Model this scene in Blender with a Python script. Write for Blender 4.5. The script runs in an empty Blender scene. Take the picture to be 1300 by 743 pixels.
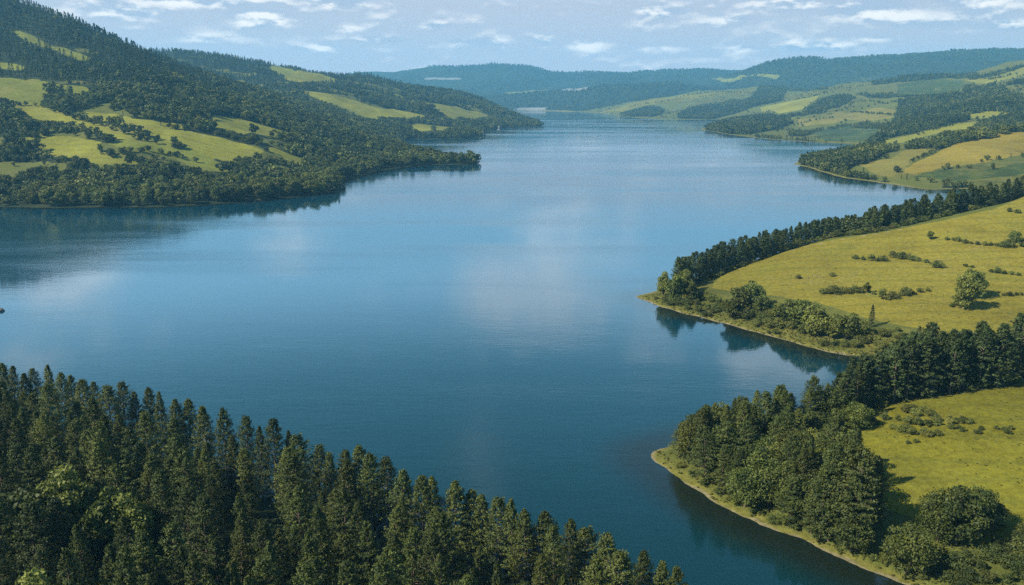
import bpy, math, random, time
import numpy as np
from mathutils import Vector

T0 = time.time()
SEED = 7
rng = np.random.default_rng(SEED)
random.seed(SEED)
scene = bpy.context.scene
COL = scene.collection

# ------------------------------------------------------------------ camera
F, CX, CY, PITCH, HC = 1100.0, 650.0, 371.5, math.radians(12.8), 90.0
cp, sp = math.cos(PITCH), math.sin(PITCH)


def ray(px, py):
    px = np.asarray(px, float); py = np.asarray(py, float)
    a = (px - CX) / F; b = -(py - CY) / F
    return np.stack([a, cp + b * sp, -sp + b * cp], -1)


def W(px, py, z=0.0):
    """the point of the level z that the photograph shows at (px, py)"""
    d = ray(px, py)
    t = (z - HC) / d[..., 2]
    return d[..., 0] * t, d[..., 1] * t


def WY(px, py, Y):
    d = ray(px, py)
    t = Y / d[..., 1]
    return d[..., 0] * t, d[..., 1] * t, HC + d[..., 2] * t


def project(x, y, z):
    dz = z - HC
    f = y * cp - dz * sp
    u = y * sp + dz * cp
    return CX + F * x / f, CY - F * u / f


cam_d = bpy.data.cameras.new('camera')
cam_d.sensor_width = 36.0
cam_d.lens = 36.0 * F / 1300.0
cam_d.clip_start = 1.0
cam_d.clip_end = 60000.0
cam = bpy.data.objects.new('camera', cam_d)
cam.location = (0, 0, HC)
cam.rotation_euler = (math.pi / 2 - PITCH, 0, 0)
COL.objects.link(cam)
scene.camera = cam

# ------------------------------------------------------------------ numpy helpers


def hash2(ix, iy, s):
    h = (ix.astype(np.int64) * 374761393 + iy.astype(np.int64) * 668265263 + s * 1442695041) & 0x7fffffff
    h = ((h ^ (h >> 13)) * 1274126177) & 0x7fffffff
    h = h ^ (h >> 16)
    return (h & 0xffff) / 65535.0


def vnoise(x, y, s=0):
    ix = np.floor(x); iy = np.floor(y)
    fx = x - ix; fy = y - iy
    fx = fx * fx * (3 - 2 * fx); fy = fy * fy * (3 - 2 * fy)
    a = hash2(ix, iy, s); b = hash2(ix + 1, iy, s); c = hash2(ix, iy + 1, s); d = hash2(ix + 1, iy + 1, s)
    return (a * (1 - fx) + b * fx) * (1 - fy) + (c * (1 - fx) + d * fx) * fy


def fbm(x, y, s=0, o=4):
    r = 0; a = .5
    for i in range(o):
        r = r + a * (vnoise(x, y, s + i) - .5); x = x * 2.03; y = y * 2.03; a *= .5
    return r


def poly_sd(x, y, poly, closed=True):
    """signed distance to a polygon, positive inside"""
    P = np.asarray(poly, float); Q = np.roll(P, -1, 0)
    if not closed:
        P = P[:-1]; Q = Q[:-1]
    best = np.full(x.shape, 1e18); ins = np.zeros(x.shape, bool)
    for (x0, y0), (x1, y1) in zip(P, Q):
        ex, ey = x1 - x0, y1 - y0
        wx, wy = x - x0, y - y0
        t = np.clip((wx * ex + wy * ey) / (ex * ex + ey * ey + 1e-12), 0, 1)
        dx, dy = wx - t * ex, wy - t * ey
        np.minimum(best, dx * dx + dy * dy, out=best)
        if closed and y0 != y1:
            c = ((y0 > y) != (y1 > y)) & (x < (x1 - x0) * (y - y0) / (y1 - y0) + x0)
            ins ^= c
    d = np.sqrt(best)
    return np.where(ins, d, -d)


# ------------------------------------------------------------------ the lake's outline
left_shore = [(-900, 256), (-200, 261), (0, 263), (60, 264), (130, 263), (200, 263), (260, 260), (300, 257), (350, 252.5),
              (395, 248), (430, 243), (438, 238.5), (432, 232), (445, 226), (485, 217), (512, 212), (549, 210), (590, 209), (609, 208), (611, 205.5),
              (604, 203.5), (560, 200), (530, 193), (508, 185), (506, 180), (518, 177), (560, 176.3), (590, 175.6), (612, 174), (618, 171),
              (611, 168.5), (622, 165.5), (634, 163), (658, 162), (688, 160.5), (690, 158.8),
              (680, 155), (655, 149), (634, 145), (630, 142.5), (648, 141.2), (692, 140.9)]
right_shore = [(710, 141.4), (726, 142.0), (745, 142.6), (758, 142.8), (762, 143.8), (783, 146.2), (805, 150), (842, 152), (887, 152.2), (906, 152.0), (930, 151.2),
               (934, 152.4), (912, 156), (898, 160), (891, 164), (897, 166), (912, 168.5), (934, 172), (960, 175.3), (990, 177.7), (1022, 180), (1066, 181.6), (1084, 182.2),
               (1098, 184), (1094, 190), (1062, 197), (1020, 204), (1006, 208.5), (1026, 212.5), (1047, 219), (1071, 226), (1109, 230.5), (1145, 236), (1181, 240.7),
               (1217, 239.5), (1280, 243), (1335, 252), (1335, 272),
               (1300, 293), (1217, 309), (1150, 311.5), (1100, 314.5), (1050, 317.5), (1000, 322), (950, 332), (905, 344.5), (870, 356), (832, 370), (806, 376.5),
               (813, 380), (832, 387), (860, 396), (897, 405), (921, 411), (961, 422), (1002, 433), (1020, 439), (1050, 447), (1080, 452), (1111, 456.5),
               (1128, 463), (1130, 478), (1098, 502), (1050, 527), (1028, 538), (1000, 544), (960, 546), (920, 551), (880, 559), (848, 568),
               (826, 575), (832, 587), (852, 600.5), (879, 619), (901, 634), (943, 656), (992, 676), (1017, 683), (1066, 708), (1101, 724), (1143, 740), (1180, 756), (1260, 795)]
near_shore_px = [(870, 860), (800, 812), (710, 775), (620, 742), (530, 703), (440, 668), (330, 633), (220, 600), (110, 567), (0, 541), (-120, 520), (-300, 500), (-700, 470)]


def on_lake(l):
    a = np.array(l); x, y = W(a[:, 0], a[:, 1], 0.0)
    return [tuple(p) for p in np.stack([x, y], 1)]


LAKE = on_lake(left_shore) + on_lake(right_shore) + [(125, 80), (118, -160), (40, -160), (38, 60)] + on_lake(near_shore_px) + [(-900, 350)]


def densify(P, amp=0.05):
    out = []
    P = np.array(P)
    for i in range(len(P)):
        a, b = P[i], P[(i + 1) % len(P)]
        L = np.hypot(*(b - a)); D = max(60., np.hypot(*((a + b) / 2)))
        n = int(min(10, max(1, L / (D * .012))))
        nrm = np.array([-(b - a)[1], (b - a)[0]]) / (L + 1e-9)
        for k in range(n):
            t = k / n
            q = a + (b - a) * t
            if k:
                q = q + nrm * (rng.random() - .5) * L / n * .35
            out.append(tuple(q))
    return out


LAKE = densify(LAKE)

# ------------------------------------------------------------------ relief: control points of the hills
CT = []  # (x, y, z)


def cY(px, py, Y):
    x, y, z = WY(px, py, Y); CT.append((float(x), float(y), float(z)))


def cZ(px, py, z):
    x, y = W(px, py, z); CT.append((float(x), float(y), float(z)))


def cD(px, Y, z):
    x = (px - CX) / F * (Y * cp - (z - HC) * sp); CT.append((x, Y, z))


# first hill of the left bank
for px, Y, z in [(-150, 900, 25), (-150, 1150, 85), (-150, 1700, 290), (-150, 2300, 240), (-400, 900, 30), (-400, 1300, 130), (-400, 2000, 330),
                 (20, 2300, 170), (100, 2250, 140), (180, 2150, 95), (260, 2050, 80), (340, 2050, 78), (-400, 3200, 200), (-100, 3200, 160), (100, 3300, 170)]:
    cD(px, Y, z)
for px, py, Y in [(20, 215, 880), (20, 175, 980), (20, 130, 1150), (20, 100, 1250), (20, 52, 1500), (20, 3, 1750),
                  (60, 15, 1740), (140, 47, 1700), (220, 90, 1640),
                  (100, 225, 850), (100, 180, 960), (100, 145, 1080), (100, 102, 1250), (100, 64, 1450), (100, 28, 1720),
                  (180, 230, 850), (180, 190, 950), (180, 160, 1030), (180, 130, 1150), (180, 104, 1300), (180, 71, 1660),
                  (260, 225, 890), (260, 190, 1000), (260, 165, 1080), (260, 143, 1220), (260, 107, 1640),
                  (340, 225, 950), (340, 195, 1030), (340, 170, 1150), (340, 152, 1320), (340, 124, 1740),
                  (420, 217, 1050), (420, 192, 1180), (420, 168, 1400), (420, 150, 1750),
                  (480, 200, 1250), (480, 184, 1450), (480, 168, 1800), (550, 203, 1260), (590, 205, 1210),
                  # second hill
                  (200, 75, 2700), (200, 64, 3000), (250, 85, 2600), (250, 70, 3000), (300, 100, 2500), (300, 77, 3000), (350, 108, 2400), (350, 86, 3000), (390, 112, 2300), (390, 92, 3000),
                  (420, 132, 2100), (420, 112, 2500), (420, 96, 3000), (450, 99, 3020), (480, 152, 2050), (480, 127, 2500), (480, 103, 3000), (510, 110, 3000),
                  (540, 167, 2050), (540, 151, 2250), (540, 132, 2600), (540, 117, 3000), (570, 128, 2950),
                  (590, 168, 2000), (590, 151, 2350), (590, 143, 2600), (600, 138, 2850),
                  # third hill behind it
                  (560, 122, 3500), (580, 121, 3450), (600, 123, 3400), (620, 131, 3300), (650, 146, 3000), (672, 155, 2800), (640, 155, 2750)]:
    cY(px, py, Y)
for px, Y, z in [(250, 3700, 150), (390, 3700, 100), (480, 3700, 60), (540, 3700, 45), (580, 4100, 30), (640, 3900, 12), (300, 4800, 60), (500, 5000, 30), (0, 4800, 110)]:
    cD(px, Y, z)
# far blue range and the dark hill in front of it
for px, py in [(-300, 70), (0, 80), (200, 90), (380, 98), (490, 94), (540, 88.5), (570, 85), (590, 87), (612, 86), (640, 82), (665, 84), (682, 89), (705, 95), (720, 92.5), (735, 90.5), (760, 94), (800, 95), (835, 94), (870, 91), (900, 88), (925, 92)]:
    cY(px, py, 8300)
for px, py in [(960, 83), (1040, 77.5), (1085, 75.5), (1110, 75), (1150, 72), (1190, 68), (1220, 66), (1240, 67), (1270, 66.5), (1300, 65), (1450, 62)]:
    cY(px, py, 6100)
for px, py, Y in [(500, 115, 7100), (600, 106, 7300), (700, 107, 7300), (800, 101, 7200), (900, 101, 6700), (1000, 96, 5750), (1100, 93, 5550), (1200, 88, 5300), (1300, 83, 5200),
                  (640, 124, 5900), (700, 117, 5800), (740, 112.5, 5750), (780, 108.5, 5700), (820, 106, 5700), (870, 108, 5700), (920, 112, 5600),
                  (700, 136, 5200), (740, 136, 5150), (780, 133, 5100), (640, 138, 5250), (560, 128, 5900)]:
    cY(px, py, Y)
for px, Y, z in [(600, 6300, 75), (700, 6250, 75), (800, 6200, 95), (900, 6050, 95), (1000, 5400, 85), (1100, 4950, 95), (1200, 4600, 110), (1300, 4250, 140),
                 (300, 8900, 150), (650, 8900, 180), (1000, 8300, 200), (1400, 8300, 240), (0, 8900, 200), (-300, 6500, 260), (1600, 7500, 400), (1600, 5000, 250)]:
    cD(px, Y, z)
# right bank, the far point, the wooded point, the hillside
for px, py, Y in [(800, 134, 4600), (830, 127, 4750), (850, 123, 4800), (880, 118, 4850), (900, 117, 4900), (950, 113, 5000), (1000, 111, 5000), (850, 142, 4050), (900, 137, 4100), (950, 131, 4100),
                  (920, 160, 2480), (960, 155, 2650), (1000, 163, 2400), (1000, 148, 2850), (1000, 133, 3300), (1000, 120, 3900),
                  (1060, 174, 2150), (1060, 162, 2350), (1060, 147, 2700), (1060, 132, 3100), (1060, 117, 3700), (1060, 110, 4100),
                  (1130, 176, 1700), (1200, 160, 1700),
                  (1150, 153, 2100), (1150, 133, 2600), (1150, 112, 3200), (1150, 99, 3700), (1100, 104, 3950), (1220, 152, 1900), (1220, 133, 2200), (1215, 114, 2700), (1220, 103, 3100), (1220, 96, 3500),
                  (1300, 150, 1700), (1300, 131, 2000), (1300, 107, 2500), (1300, 92, 2900), (1300, 77, 3300), (1260, 87, 3400), (1450, 140, 1600), (1450, 105, 2300), (1450, 60, 3100),
                  # third point
                  (1100, 206, 1080), (1100, 216, 1020), (1150, 201, 1050), (1200, 211, 960), (1200, 191, 1080), (1200, 176, 1250), (1300, 211, 930), (1300, 187, 1050), (1300, 166, 1250),
                  (1050, 203, 1200), (1130, 188, 1350), (1450, 200, 950), (1450, 170, 1250)]:
    cY(px, py, Y)
for px, Y, z in [(900, 5500, 45), (1000, 5500, 60), (1060, 4900, 75), (1150, 4500, 85), (1220, 4300, 95), (1300, 4000, 130), (1600, 1500, 80), (1600, 3000, 260)]:
    cD(px, Y, z)
# second point (yellow meadow) and first point
for px, py, z in [(905, 350, 3.2), (921, 343, 4.6), (960, 329, 7.6), (1000, 315.5, 10.8), (1051, 302.5, 14), (1102, 295, 17.5), (1161, 283, 21), (1217, 272, 24.5), (1268, 260, 28), (1300, 249, 30.5), (1340, 237, 33), (1000, 380, 5.5), (1100, 400, 7), (1100, 345, 12), (1200, 422, 7), (1200, 352, 14),
                  (1290, 402, 10), (1290, 330, 18), (1290, 290, 24), (1400, 290, 26), (1400, 420, 10), (950, 395, 3), (1150, 320, 15), (1060, 420, 3.5), (1600, 300, 30), (1500, 260, 30),
                  (900, 600, 2), (1000, 600, 3), (1100, 600, 4.5), (1100, 655, 3.5), (1104, 519, 3.5), (1189, 505, 5), (1300, 489, 6.5), (1200, 560, 6), (1300, 560, 8), (1300, 650, 6), (1200, 640, 4.5),
                  (1250, 720, 3), (1450, 600, 10), (1450, 480, 8), (1600, 700, 10)]:
    cZ(px, py, z)
# the near wooded slope below the camera
for x, y, z in [(-120, 120, 12), (-60, 100, 8), (0, 80, 5), (25, 75, 3), (-160, 60, 22), (-100, 195, 4.5), (-160, 200, 8), (-60, 160, 4), (-40, 40, 14), (-80, 0, 24), (20, 20, 6), (-200, 140, 22), (-10, 110, 3.5),
                (0, -100, 22), (-200, -100, 45), (160, 60, 8), (170, -80, 14)]:
    CT.append((x, y, z))
lk = np.array(LAKE)
for i in range(0, len(LAKE), 2):
    CT.append((lk[i, 0], lk[i, 1], 1.2))
CT = np.array(CT)


def uv(x, y):
    yy = y + 160.0
    return np.arctan2(x, yy), np.log(np.hypot(x, yy))


cu, cv = uv(CT[:, 0], CT[:, 1])
ce = CT[:, 2] / np.exp(cv)
EPS = 0.035
KM = np.sqrt((cu[:, None] - cu) ** 2 + (cv[:, None] - cv) ** 2 + EPS * EPS)
n = len(CT)
A = np.zeros((n + 3, n + 3))
A[:n, :n] = -KM + np.eye(n) * 2e-3
A[:n, n] = 1; A[:n, n + 1] = cu; A[:n, n + 2] = cv
A[n:, :n] = A[:n, n:].T
WGT = np.linalg.solve(A, np.concatenate([ce, [0, 0, 0]]))


def rbf(u, v):
    out = np.empty(u.shape)
    uf, vf, of = u.ravel(), v.ravel(), out.ravel()
    for s in range(0, uf.size, 20000):
        a = uf[s:s + 20000, None].astype(np.float32); b = vf[s:s + 20000, None].astype(np.float32)
        k = np.sqrt((a - cu.astype(np.float32)) ** 2 + (b - cv.astype(np.float32)) ** 2 + np.float32(EPS * EPS))
        of[s:s + 20000] = -(k @ WGT[:n].astype(np.float32)) + WGT[n] + WGT[n + 1] * a[:, 0] + WGT[n + 2] * b[:, 0]
    return of.reshape(u.shape)


NR, NC = 860, 900
R0, R1 = 90.0, 9400.0
TH = math.radians(50)
gv = np.linspace(math.log(R0), math.log(R1), NR)
gu = np.linspace(-TH, TH, NC)
GU, GV = np.meshgrid(gu, gv)
RR = np.exp(GV)
GX, GY = RR * np.sin(GU), RR * np.cos(GU) - 160.0
# coarse evaluation of the smooth relief, then bilinear refinement
c_u = np.linspace(-TH, TH, 400); c_v = np.linspace(math.log(R0), math.log(R1), 400)
CU, CV = np.meshgrid(c_u, c_v)
CE = rbf(CU, CV)


def bil(G, u, v, u0, u1, v0, v1):
    nv, nu = G.shape
    a = np.clip((u - u0) / (u1 - u0) * (nu - 1), 0, nu - 1.001); b = np.clip((v - v0) / (v1 - v0) * (nv - 1), 0, nv - 1.001)
    i = a.astype(int); j = b.astype(int); fa = a - i; fb = b - j
    return (G[j, i] * (1 - fa) + G[j, i + 1] * fa) * (1 - fb) + (G[j + 1, i] * (1 - fa) + G[j + 1, i + 1] * fa) * fb


HB = bil(CE, GU, GV, -TH, TH, gv[0], gv[-1]) * RR
SD = -poly_sd(GX, GY, LAKE)          # distance to the lake: + on land
amp = np.clip(SD, 0, 220)
rough = fbm(GX / 170., GY / 170., 11, 4) * 0.16 * amp * np.clip(RR / 900., .12, 1) + fbm(GX / 19., GY / 19., 31, 3) * 0.9 * np.clip(SD / 15, 0, 1) * np.clip(RR / 500, .4, 1.5)
big = fbm(GX / 700., GY / 700., 51, 5) * 80 * np.clip((RR - 4900) / 1800, 0, 1) * np.clip(SD / 500, 0, 1)
land = np.maximum(HB + rough + big, 0.5 + 0.01 * np.clip(SD, 0, 300))
GZ = np.where(SD > 0, 0.05 + land * (1 - np.exp(-np.clip(SD, 0, None) / (5 + RR * .004))) , -np.minimum(-SD * .22, 6.0))


def height(x, y):
    u, v = uv(np.asarray(x, float), np.asarray(y, float))
    return bil(GZ, u, v, -TH, TH, gv[0], gv[-1])


def lookup(G, x, y):
    u, v = uv(np.asarray(x, float), np.asarray(y, float))
    return bil(G, u, v, -TH, TH, gv[0], gv[-1])


STEPS = np.exp(np.linspace(math.log(70.), math.log(9000.), 1100))


def on_ground(px, py, lift=0.0):
    """where the photograph's pixel meets the relief (raised by lift)"""
    px = np.atleast_1d(np.asarray(px, float)); py = np.atleast_1d(np.asarray(py, float))
    d = ray(px, py)
    t = STEPS[None, :] / d[:, 1:2]
    X = d[:, 0:1] * t; Y = d[:, 1:2] * t; Z = HC + d[:, 2:3] * t
    gap = Z - np.maximum(height(X, Y), 0) - lift
    hit = gap <= 0
    k = np.where(hit.any(1), hit.argmax(1), np.argmin(gap / STEPS, 1))
    r = np.arange(len(px))
    k0 = np.maximum(k - 1, 0)
    g0, g1 = gap[r, k0], gap[r, k]
    f = np.where(hit.any(1) & (k > 0), g0 / (g0 - g1 + 1e-9), 1.0)
    x = X[r, k0] + (X[r, k] - X[r, k0]) * f; y = Y[r, k0] + (Y[r, k] - Y[r, k0]) * f
    return x, y


def gpoly(pts, lift=0.0):
    a = np.array(pts, float)
    x, y = on_ground(a[:, 0], a[:, 1], lift)
    return np.stack([x, y], 1)


print('relief', round(time.time() - T0, 1))

# ------------------------------------------------------------------ fields
TONE = dict(olive=(.185, .172, .016), straw=(.232, .198, .028), amber=(.28, .215, .03), lime=(.245, .24, .03), moss=(.185, .20, .028), dark=(.055, .085, .022), pale=(.55, .5, .42),
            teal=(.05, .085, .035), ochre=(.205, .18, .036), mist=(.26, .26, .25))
FIELDS = [
    ('moss', [(-60, 95), (0, 101), (12, 101), (31, 105.5), (47, 111.6), (52, 118), (45, 130), (23, 129), (0, 123), (-60, 112)]),
    ('lime', [(21, 132), (49, 133.5), (70, 142), (98, 149), (140, 162), (175, 171), (185, 175), (157, 175), (135, 172), (112, 161.5), (94.5, 154.5), (70, 153), (45.5, 151), (31, 142)]),
    ('lime', [(117, 144), (140, 146), (168, 153), (200, 157), (224, 159), (238, 168), (275, 175), (304, 183), (328, 192), (305, 200), (302, 204), (283, 202), (262, 196), (245, 188), (230, 183), (211, 175), (200, 172), (182, 169), (171, 161), (140, 153), (121, 149)]),
    ('lime', [(279, 148), (294, 150), (332, 160), (364, 169.6), (366, 173), (354, 175), (336, 171.5), (305, 168.6), (285, 164), (262, 157), (256, 154.5), (275, 154.5)]),
    ('lime', [(21, 179), (58, 174.5), (84, 176), (105, 180), (121, 181.5), (119, 190), (126, 196), (150, 201), (168, 207), (122, 207), (105, 199), (58, 192), (51, 185), (26, 183)]),
    ('moss', [(129, 210), (168, 216), (175, 220), (157, 222.6), (140, 215.6)]),
    ('moss', [(145, 182), (185, 180), (200, 179), (228, 185), (260, 196), (266, 205), (298, 213), (283, 216.6), (256, 215), (245, 209), (226, 200), (200, 195), (170, 190)]),
    ('moss', [(339, 216), (366, 217), (377, 222), (362, 223), (345, 220)]),
    ('lime', [(347, 189), (364, 196), (388, 204), (405, 210), (388, 209), (366, 202), (351, 195)]),
    ('moss', [(22, 40), (40, 46), (70, 60), (90, 66), (112, 74), (108, 77), (84, 70), (60, 60), (30, 48)]),
    ('moss', [(0, 80), (15, 82), (30, 87), (22, 89), (0, 86)]),
    ('moss', [(40, 103), (68, 109), (59, 112.5), (48, 109)]),
    ('moss', [(80, 110), (100, 112), (118, 122), (105, 121), (90, 116)]),
    ('lime', [(372, 94.6), (387, 91), (400, 93), (414, 98), (423, 101.6), (399, 102.6), (380, 103.5), (368, 100)]),
    ('lime', [(389, 86.6), (412, 87), (401, 90)]),
    ('moss', [(350, 84), (372, 92), (366, 97), (345, 88)]),
    ('lime', [(386, 117), (414, 119.5), (442, 127), (470, 134.6), (500, 140), (534, 147), (512, 149), (482, 147), (470, 150), (442, 144), (429, 134.6), (402, 125)]),
    ('lime', [(532, 158), (574, 162), (570, 165.7), (536, 166.7), (516, 159)]),
    ('moss', [(502, 119.5), (523, 127), (546, 132), (530, 131), (512, 126)]),
    ('lime', [(540, 133), (546, 132), (568, 134.6), (606, 142), (620, 147), (602, 149.7), (574, 149.7), (561, 142)]),
    # right bank
    ('teal', [(1029, 169), (1049, 163), (1080, 159), (1122, 160), (1115, 167), (1097, 179), (1085, 180), (1047, 178.6)]),
    ('dark', [(1140, 108), (1165, 101), (1220, 102), (1226, 111), (1190, 119), (1140, 120)]),
    ('amber', [(1143, 219), (1195, 190.6), (1238, 176), (1300, 164), (1400, 160), (1400, 204), (1300, 196), (1252, 206), (1195, 213), (1162, 221.6)]),
    ('dark', [(1162, 224), (1195, 215.6), (1245, 217), (1276, 211), (1300, 207.5), (1400, 207), (1400, 225), (1300, 221), (1252, 227), (1205, 230)]),
    ('ochre', [(1085, 207), (1133, 201), (1152, 189), (1190, 187), (1157, 206), (1133, 225), (1112, 222), (1100, 213)]),
    ('lime', [(1116, 180), (1157, 171.5), (1195, 159.5), (1240, 155), (1229, 164), (1200, 166), (1167, 175), (1130, 184)]),
    ('ochre', [(1012, 152), (1060, 143), (1120, 137), (1138, 140), (1132, 150), (1080, 152), (1040, 158), (1016, 161)]),
    ('lime', [(965, 137), (1000, 129), (1040, 121), (1035, 127), (1018, 139), (990, 144), (972, 142)]),
    ('olive', [(762, 143), (800, 132), (840, 125), (900, 119), (960, 114), (940, 120), (870, 128), (820, 134), (790, 142)]),
    ('lime', [(1226, 101), (1260, 97), (1300, 85), (1300, 96), (1270, 103), (1240, 106)]),
    ('lime', [(1230, 143), (1280, 139), (1295, 140), (1270, 146), (1232, 150)]),
    # meadows of the second and first point
    ('straw', [(905, 366), (915, 349), (930, 337), (1000, 318), (1051, 306), (1102, 298), (1161, 287), (1217, 276), (1268, 264), (1300, 250), (1450, 215), (1450, 440), (1300, 425), (1240, 423), (1200, 420), (1150, 414), (1105, 405), (1040, 385), (990, 376), (945, 372)]),
    ('olive', [(1063, 530), (1104, 519), (1143, 512), (1189, 505), (1234, 500), (1300, 488), (1480, 470), (1480, 720), (1310, 700), (1240, 690), (1165, 660), (1115, 640), (1080, 590), (1058, 555)]),
    # pale flats under the far range
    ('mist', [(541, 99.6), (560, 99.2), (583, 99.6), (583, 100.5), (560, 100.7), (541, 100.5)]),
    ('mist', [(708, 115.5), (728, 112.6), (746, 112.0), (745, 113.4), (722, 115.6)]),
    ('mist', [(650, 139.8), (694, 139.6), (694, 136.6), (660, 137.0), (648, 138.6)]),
    ('moss', [(900, 100), (950, 97), (990, 96), (985, 101), (930, 104)]),
    ('moss', [(640, 117), (700, 112), (690, 115), (650, 120)]),
]
FS = np.full(GX.shape, -1.0)
FC = np.zeros(GX.shape + (3,))
RW = RR
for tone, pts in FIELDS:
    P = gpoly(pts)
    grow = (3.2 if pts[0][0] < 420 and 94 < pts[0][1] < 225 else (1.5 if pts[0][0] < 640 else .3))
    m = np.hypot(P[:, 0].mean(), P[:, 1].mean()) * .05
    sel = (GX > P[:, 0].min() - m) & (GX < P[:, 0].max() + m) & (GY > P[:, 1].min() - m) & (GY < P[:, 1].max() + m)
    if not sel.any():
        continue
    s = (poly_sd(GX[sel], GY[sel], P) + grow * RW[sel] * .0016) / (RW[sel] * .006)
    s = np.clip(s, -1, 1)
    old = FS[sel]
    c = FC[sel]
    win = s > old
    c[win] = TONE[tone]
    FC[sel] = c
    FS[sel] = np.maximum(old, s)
# tracks and lit field edges
TRACKS = [('pale', 1.3, [(925, 341), (1000, 319), (1051, 307.5), (1102, 298.6), (1161, 288)]), ('pale', 1.6, [(1192, 187), (1238, 175), (1268, 170)]),
          ('pale', 1.8, [(70, 143), (98, 150), (140, 163), (185, 175.5)]), ('pale', 1.6, [(205, 158), (232, 165), (275, 176), (304, 184)])]
TR = np.full(GX.shape, -1.0)
for tone, wpx, pts in TRACKS:
    P = gpoly(pts)
    sel = (GX > P[:, 0].min() - 20) & (GX < P[:, 0].max() + 20) & (GY > P[:, 1].min() - 20) & (GY < P[:, 1].max() + 20)
    d = -poly_sd(GX[sel], GY[sel], P, closed=False)
    TR[sel] = np.maximum(TR[sel], np.clip(1 - d / wpx / 1.2, -1, 1))

# left bank is woodland wherever there is no field; far hills are wooded as well
PXI, PYI = project(GX, GY, np.maximum(GZ, 0))
leftland = (GX < 0.06 * GY + 20) & (GY > 560) & (GY < 4600)
nearland = (GY < 262) & (GX < .1 * GY + 10)
CLEAR = (vnoise(GX / 70., GY / 42., 5) * .7 + vnoise(GX / 26., GY / 18., 6) * .3 + np.where((GY > 820) & (GY < 1150) & (PXI < 440), .13, np.where(GY < 1900, -.2, -.06)) + np.where((GY > 1900) & (GY < 2900), .04, 0)) * (SD > 55)
WOODF = np.where((leftland & (CLEAR < .64)) | nearland, 1.0, 0.0)
WOODF = np.maximum(WOODF, np.clip((GY - 4950) / 200, 0, 1) * np.clip(np.clip((GY - 6400) / 500, 0, .6) + np.where((GX > 900) & (GY > 5000), .6, 0) + .5 + 2.5 * fbm(GX / 900., GY / 900., 77, 4) + .25, 0, 1))

WOODS = [  # (name of the wood, spacing, heights, mix, polygon)
    ('e', 15, (9, 15), [(787, 143.5), (802, 138), (824, 134), (844, 138), (840, 143.5), (829, 147), (791, 147)]),
    ('e', 15, (9, 15), [(861, 143.5), (890, 134), (935, 127), (975, 120), (990, 112), (1000, 113), (992, 127), (953, 136), (916, 147), (901, 150), (861, 149)]),
    ('d', 10, (10, 16), [(893, 163.5), (909, 157), (935, 151), (971, 146), (987, 148), (1005, 155), (979, 163), (952, 168), (917, 167.5)]),
    ('d', 12, (9, 14), [(1019, 139), (1040, 126.5), (1064, 121), (1085, 123), (1075, 130), (1054, 137), (1029, 141)]),
    ('d', 12, (8, 12), [(987, 146), (1020, 142), (1050, 138.5), (1050, 141), (1020, 145), (990, 149)]),
    ('d', 9, (6, 10), [(1000, 165), (1024, 167), (1060, 158), (1100, 154), (1130, 156), (1128, 159), (1080, 158), (1040, 163), (1022, 171), (1003, 170)]),
    ('d', 9, (6, 10), [(960, 171), (1000, 174), (1030, 175), (1045, 177.5), (1020, 178.5), (985, 175.5), (960, 173.5)]),
    ('d', 14, (7, 12), [(955, 121), (975, 108.5), (1010, 109), (1050, 110), (1052, 113), (1010, 114), (985, 120)]),
    ('f', 9, (9, 15), [(1124, 163), (1138, 147.5), (1141, 128), (1178, 121), (1220, 118), (1225, 111), (1246, 112), (1255, 107), (1269, 107), (1281, 115), (1300, 127), (1400, 135), (1400, 150), (1300, 142), (1264, 139), (1230, 142), (1227, 153), (1209, 154.5), (1185, 161.5), (1159, 167), (1124, 173), (1094, 181.5), (1087, 181.3), (1106, 170)]),
    ('f', 13, (8, 13), [(1105, 103), (1139, 98.5), (1167, 93.5), (1209, 95), (1246, 95), (1286, 84), (1300, 81), (1330, 78), (1330, 82), (1300, 84), (1264, 95), (1237, 99), (1185, 99.6), (1140, 103), (1110, 107)]),
    ('f', 13, (8, 13), [(1276, 106), (1300, 99.5), (1340, 98), (1340, 104), (1300, 106)]),
    ('f', 12, (7, 11), [(1060, 121), (1100, 118), (1150, 117), (1180, 120.5), (1150, 122), (1100, 121.5)]),
    ('c', 7, (8, 13), [(1010, 207), (1026, 199), (1045, 194.5), (1069, 187), (1085, 184), (1124, 183), (1143, 187), (1124, 190), (1104, 202), (1085, 206.5), (1069, 215.6), (1054, 214), (1038, 211)]),
    ('c', 7, (7, 12), [(1150, 182), (1192, 175), (1202, 168), (1229, 165.5), (1269, 149), (1290, 144), (1330, 143), (1330, 160), (1300, 163), (1272, 167), (1237, 174), (1192, 185.5), (1150, 185.5)]),
    ('c', 6, (5, 9), [(1073, 217), (1090, 215), (1105, 220), (1128, 226), (1118, 229), (1085, 225.5)]),
    ('c', 6, (5, 8), [(1195, 231), (1205, 230), (1235, 229), (1232, 234), (1200, 235)]),
]
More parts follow.
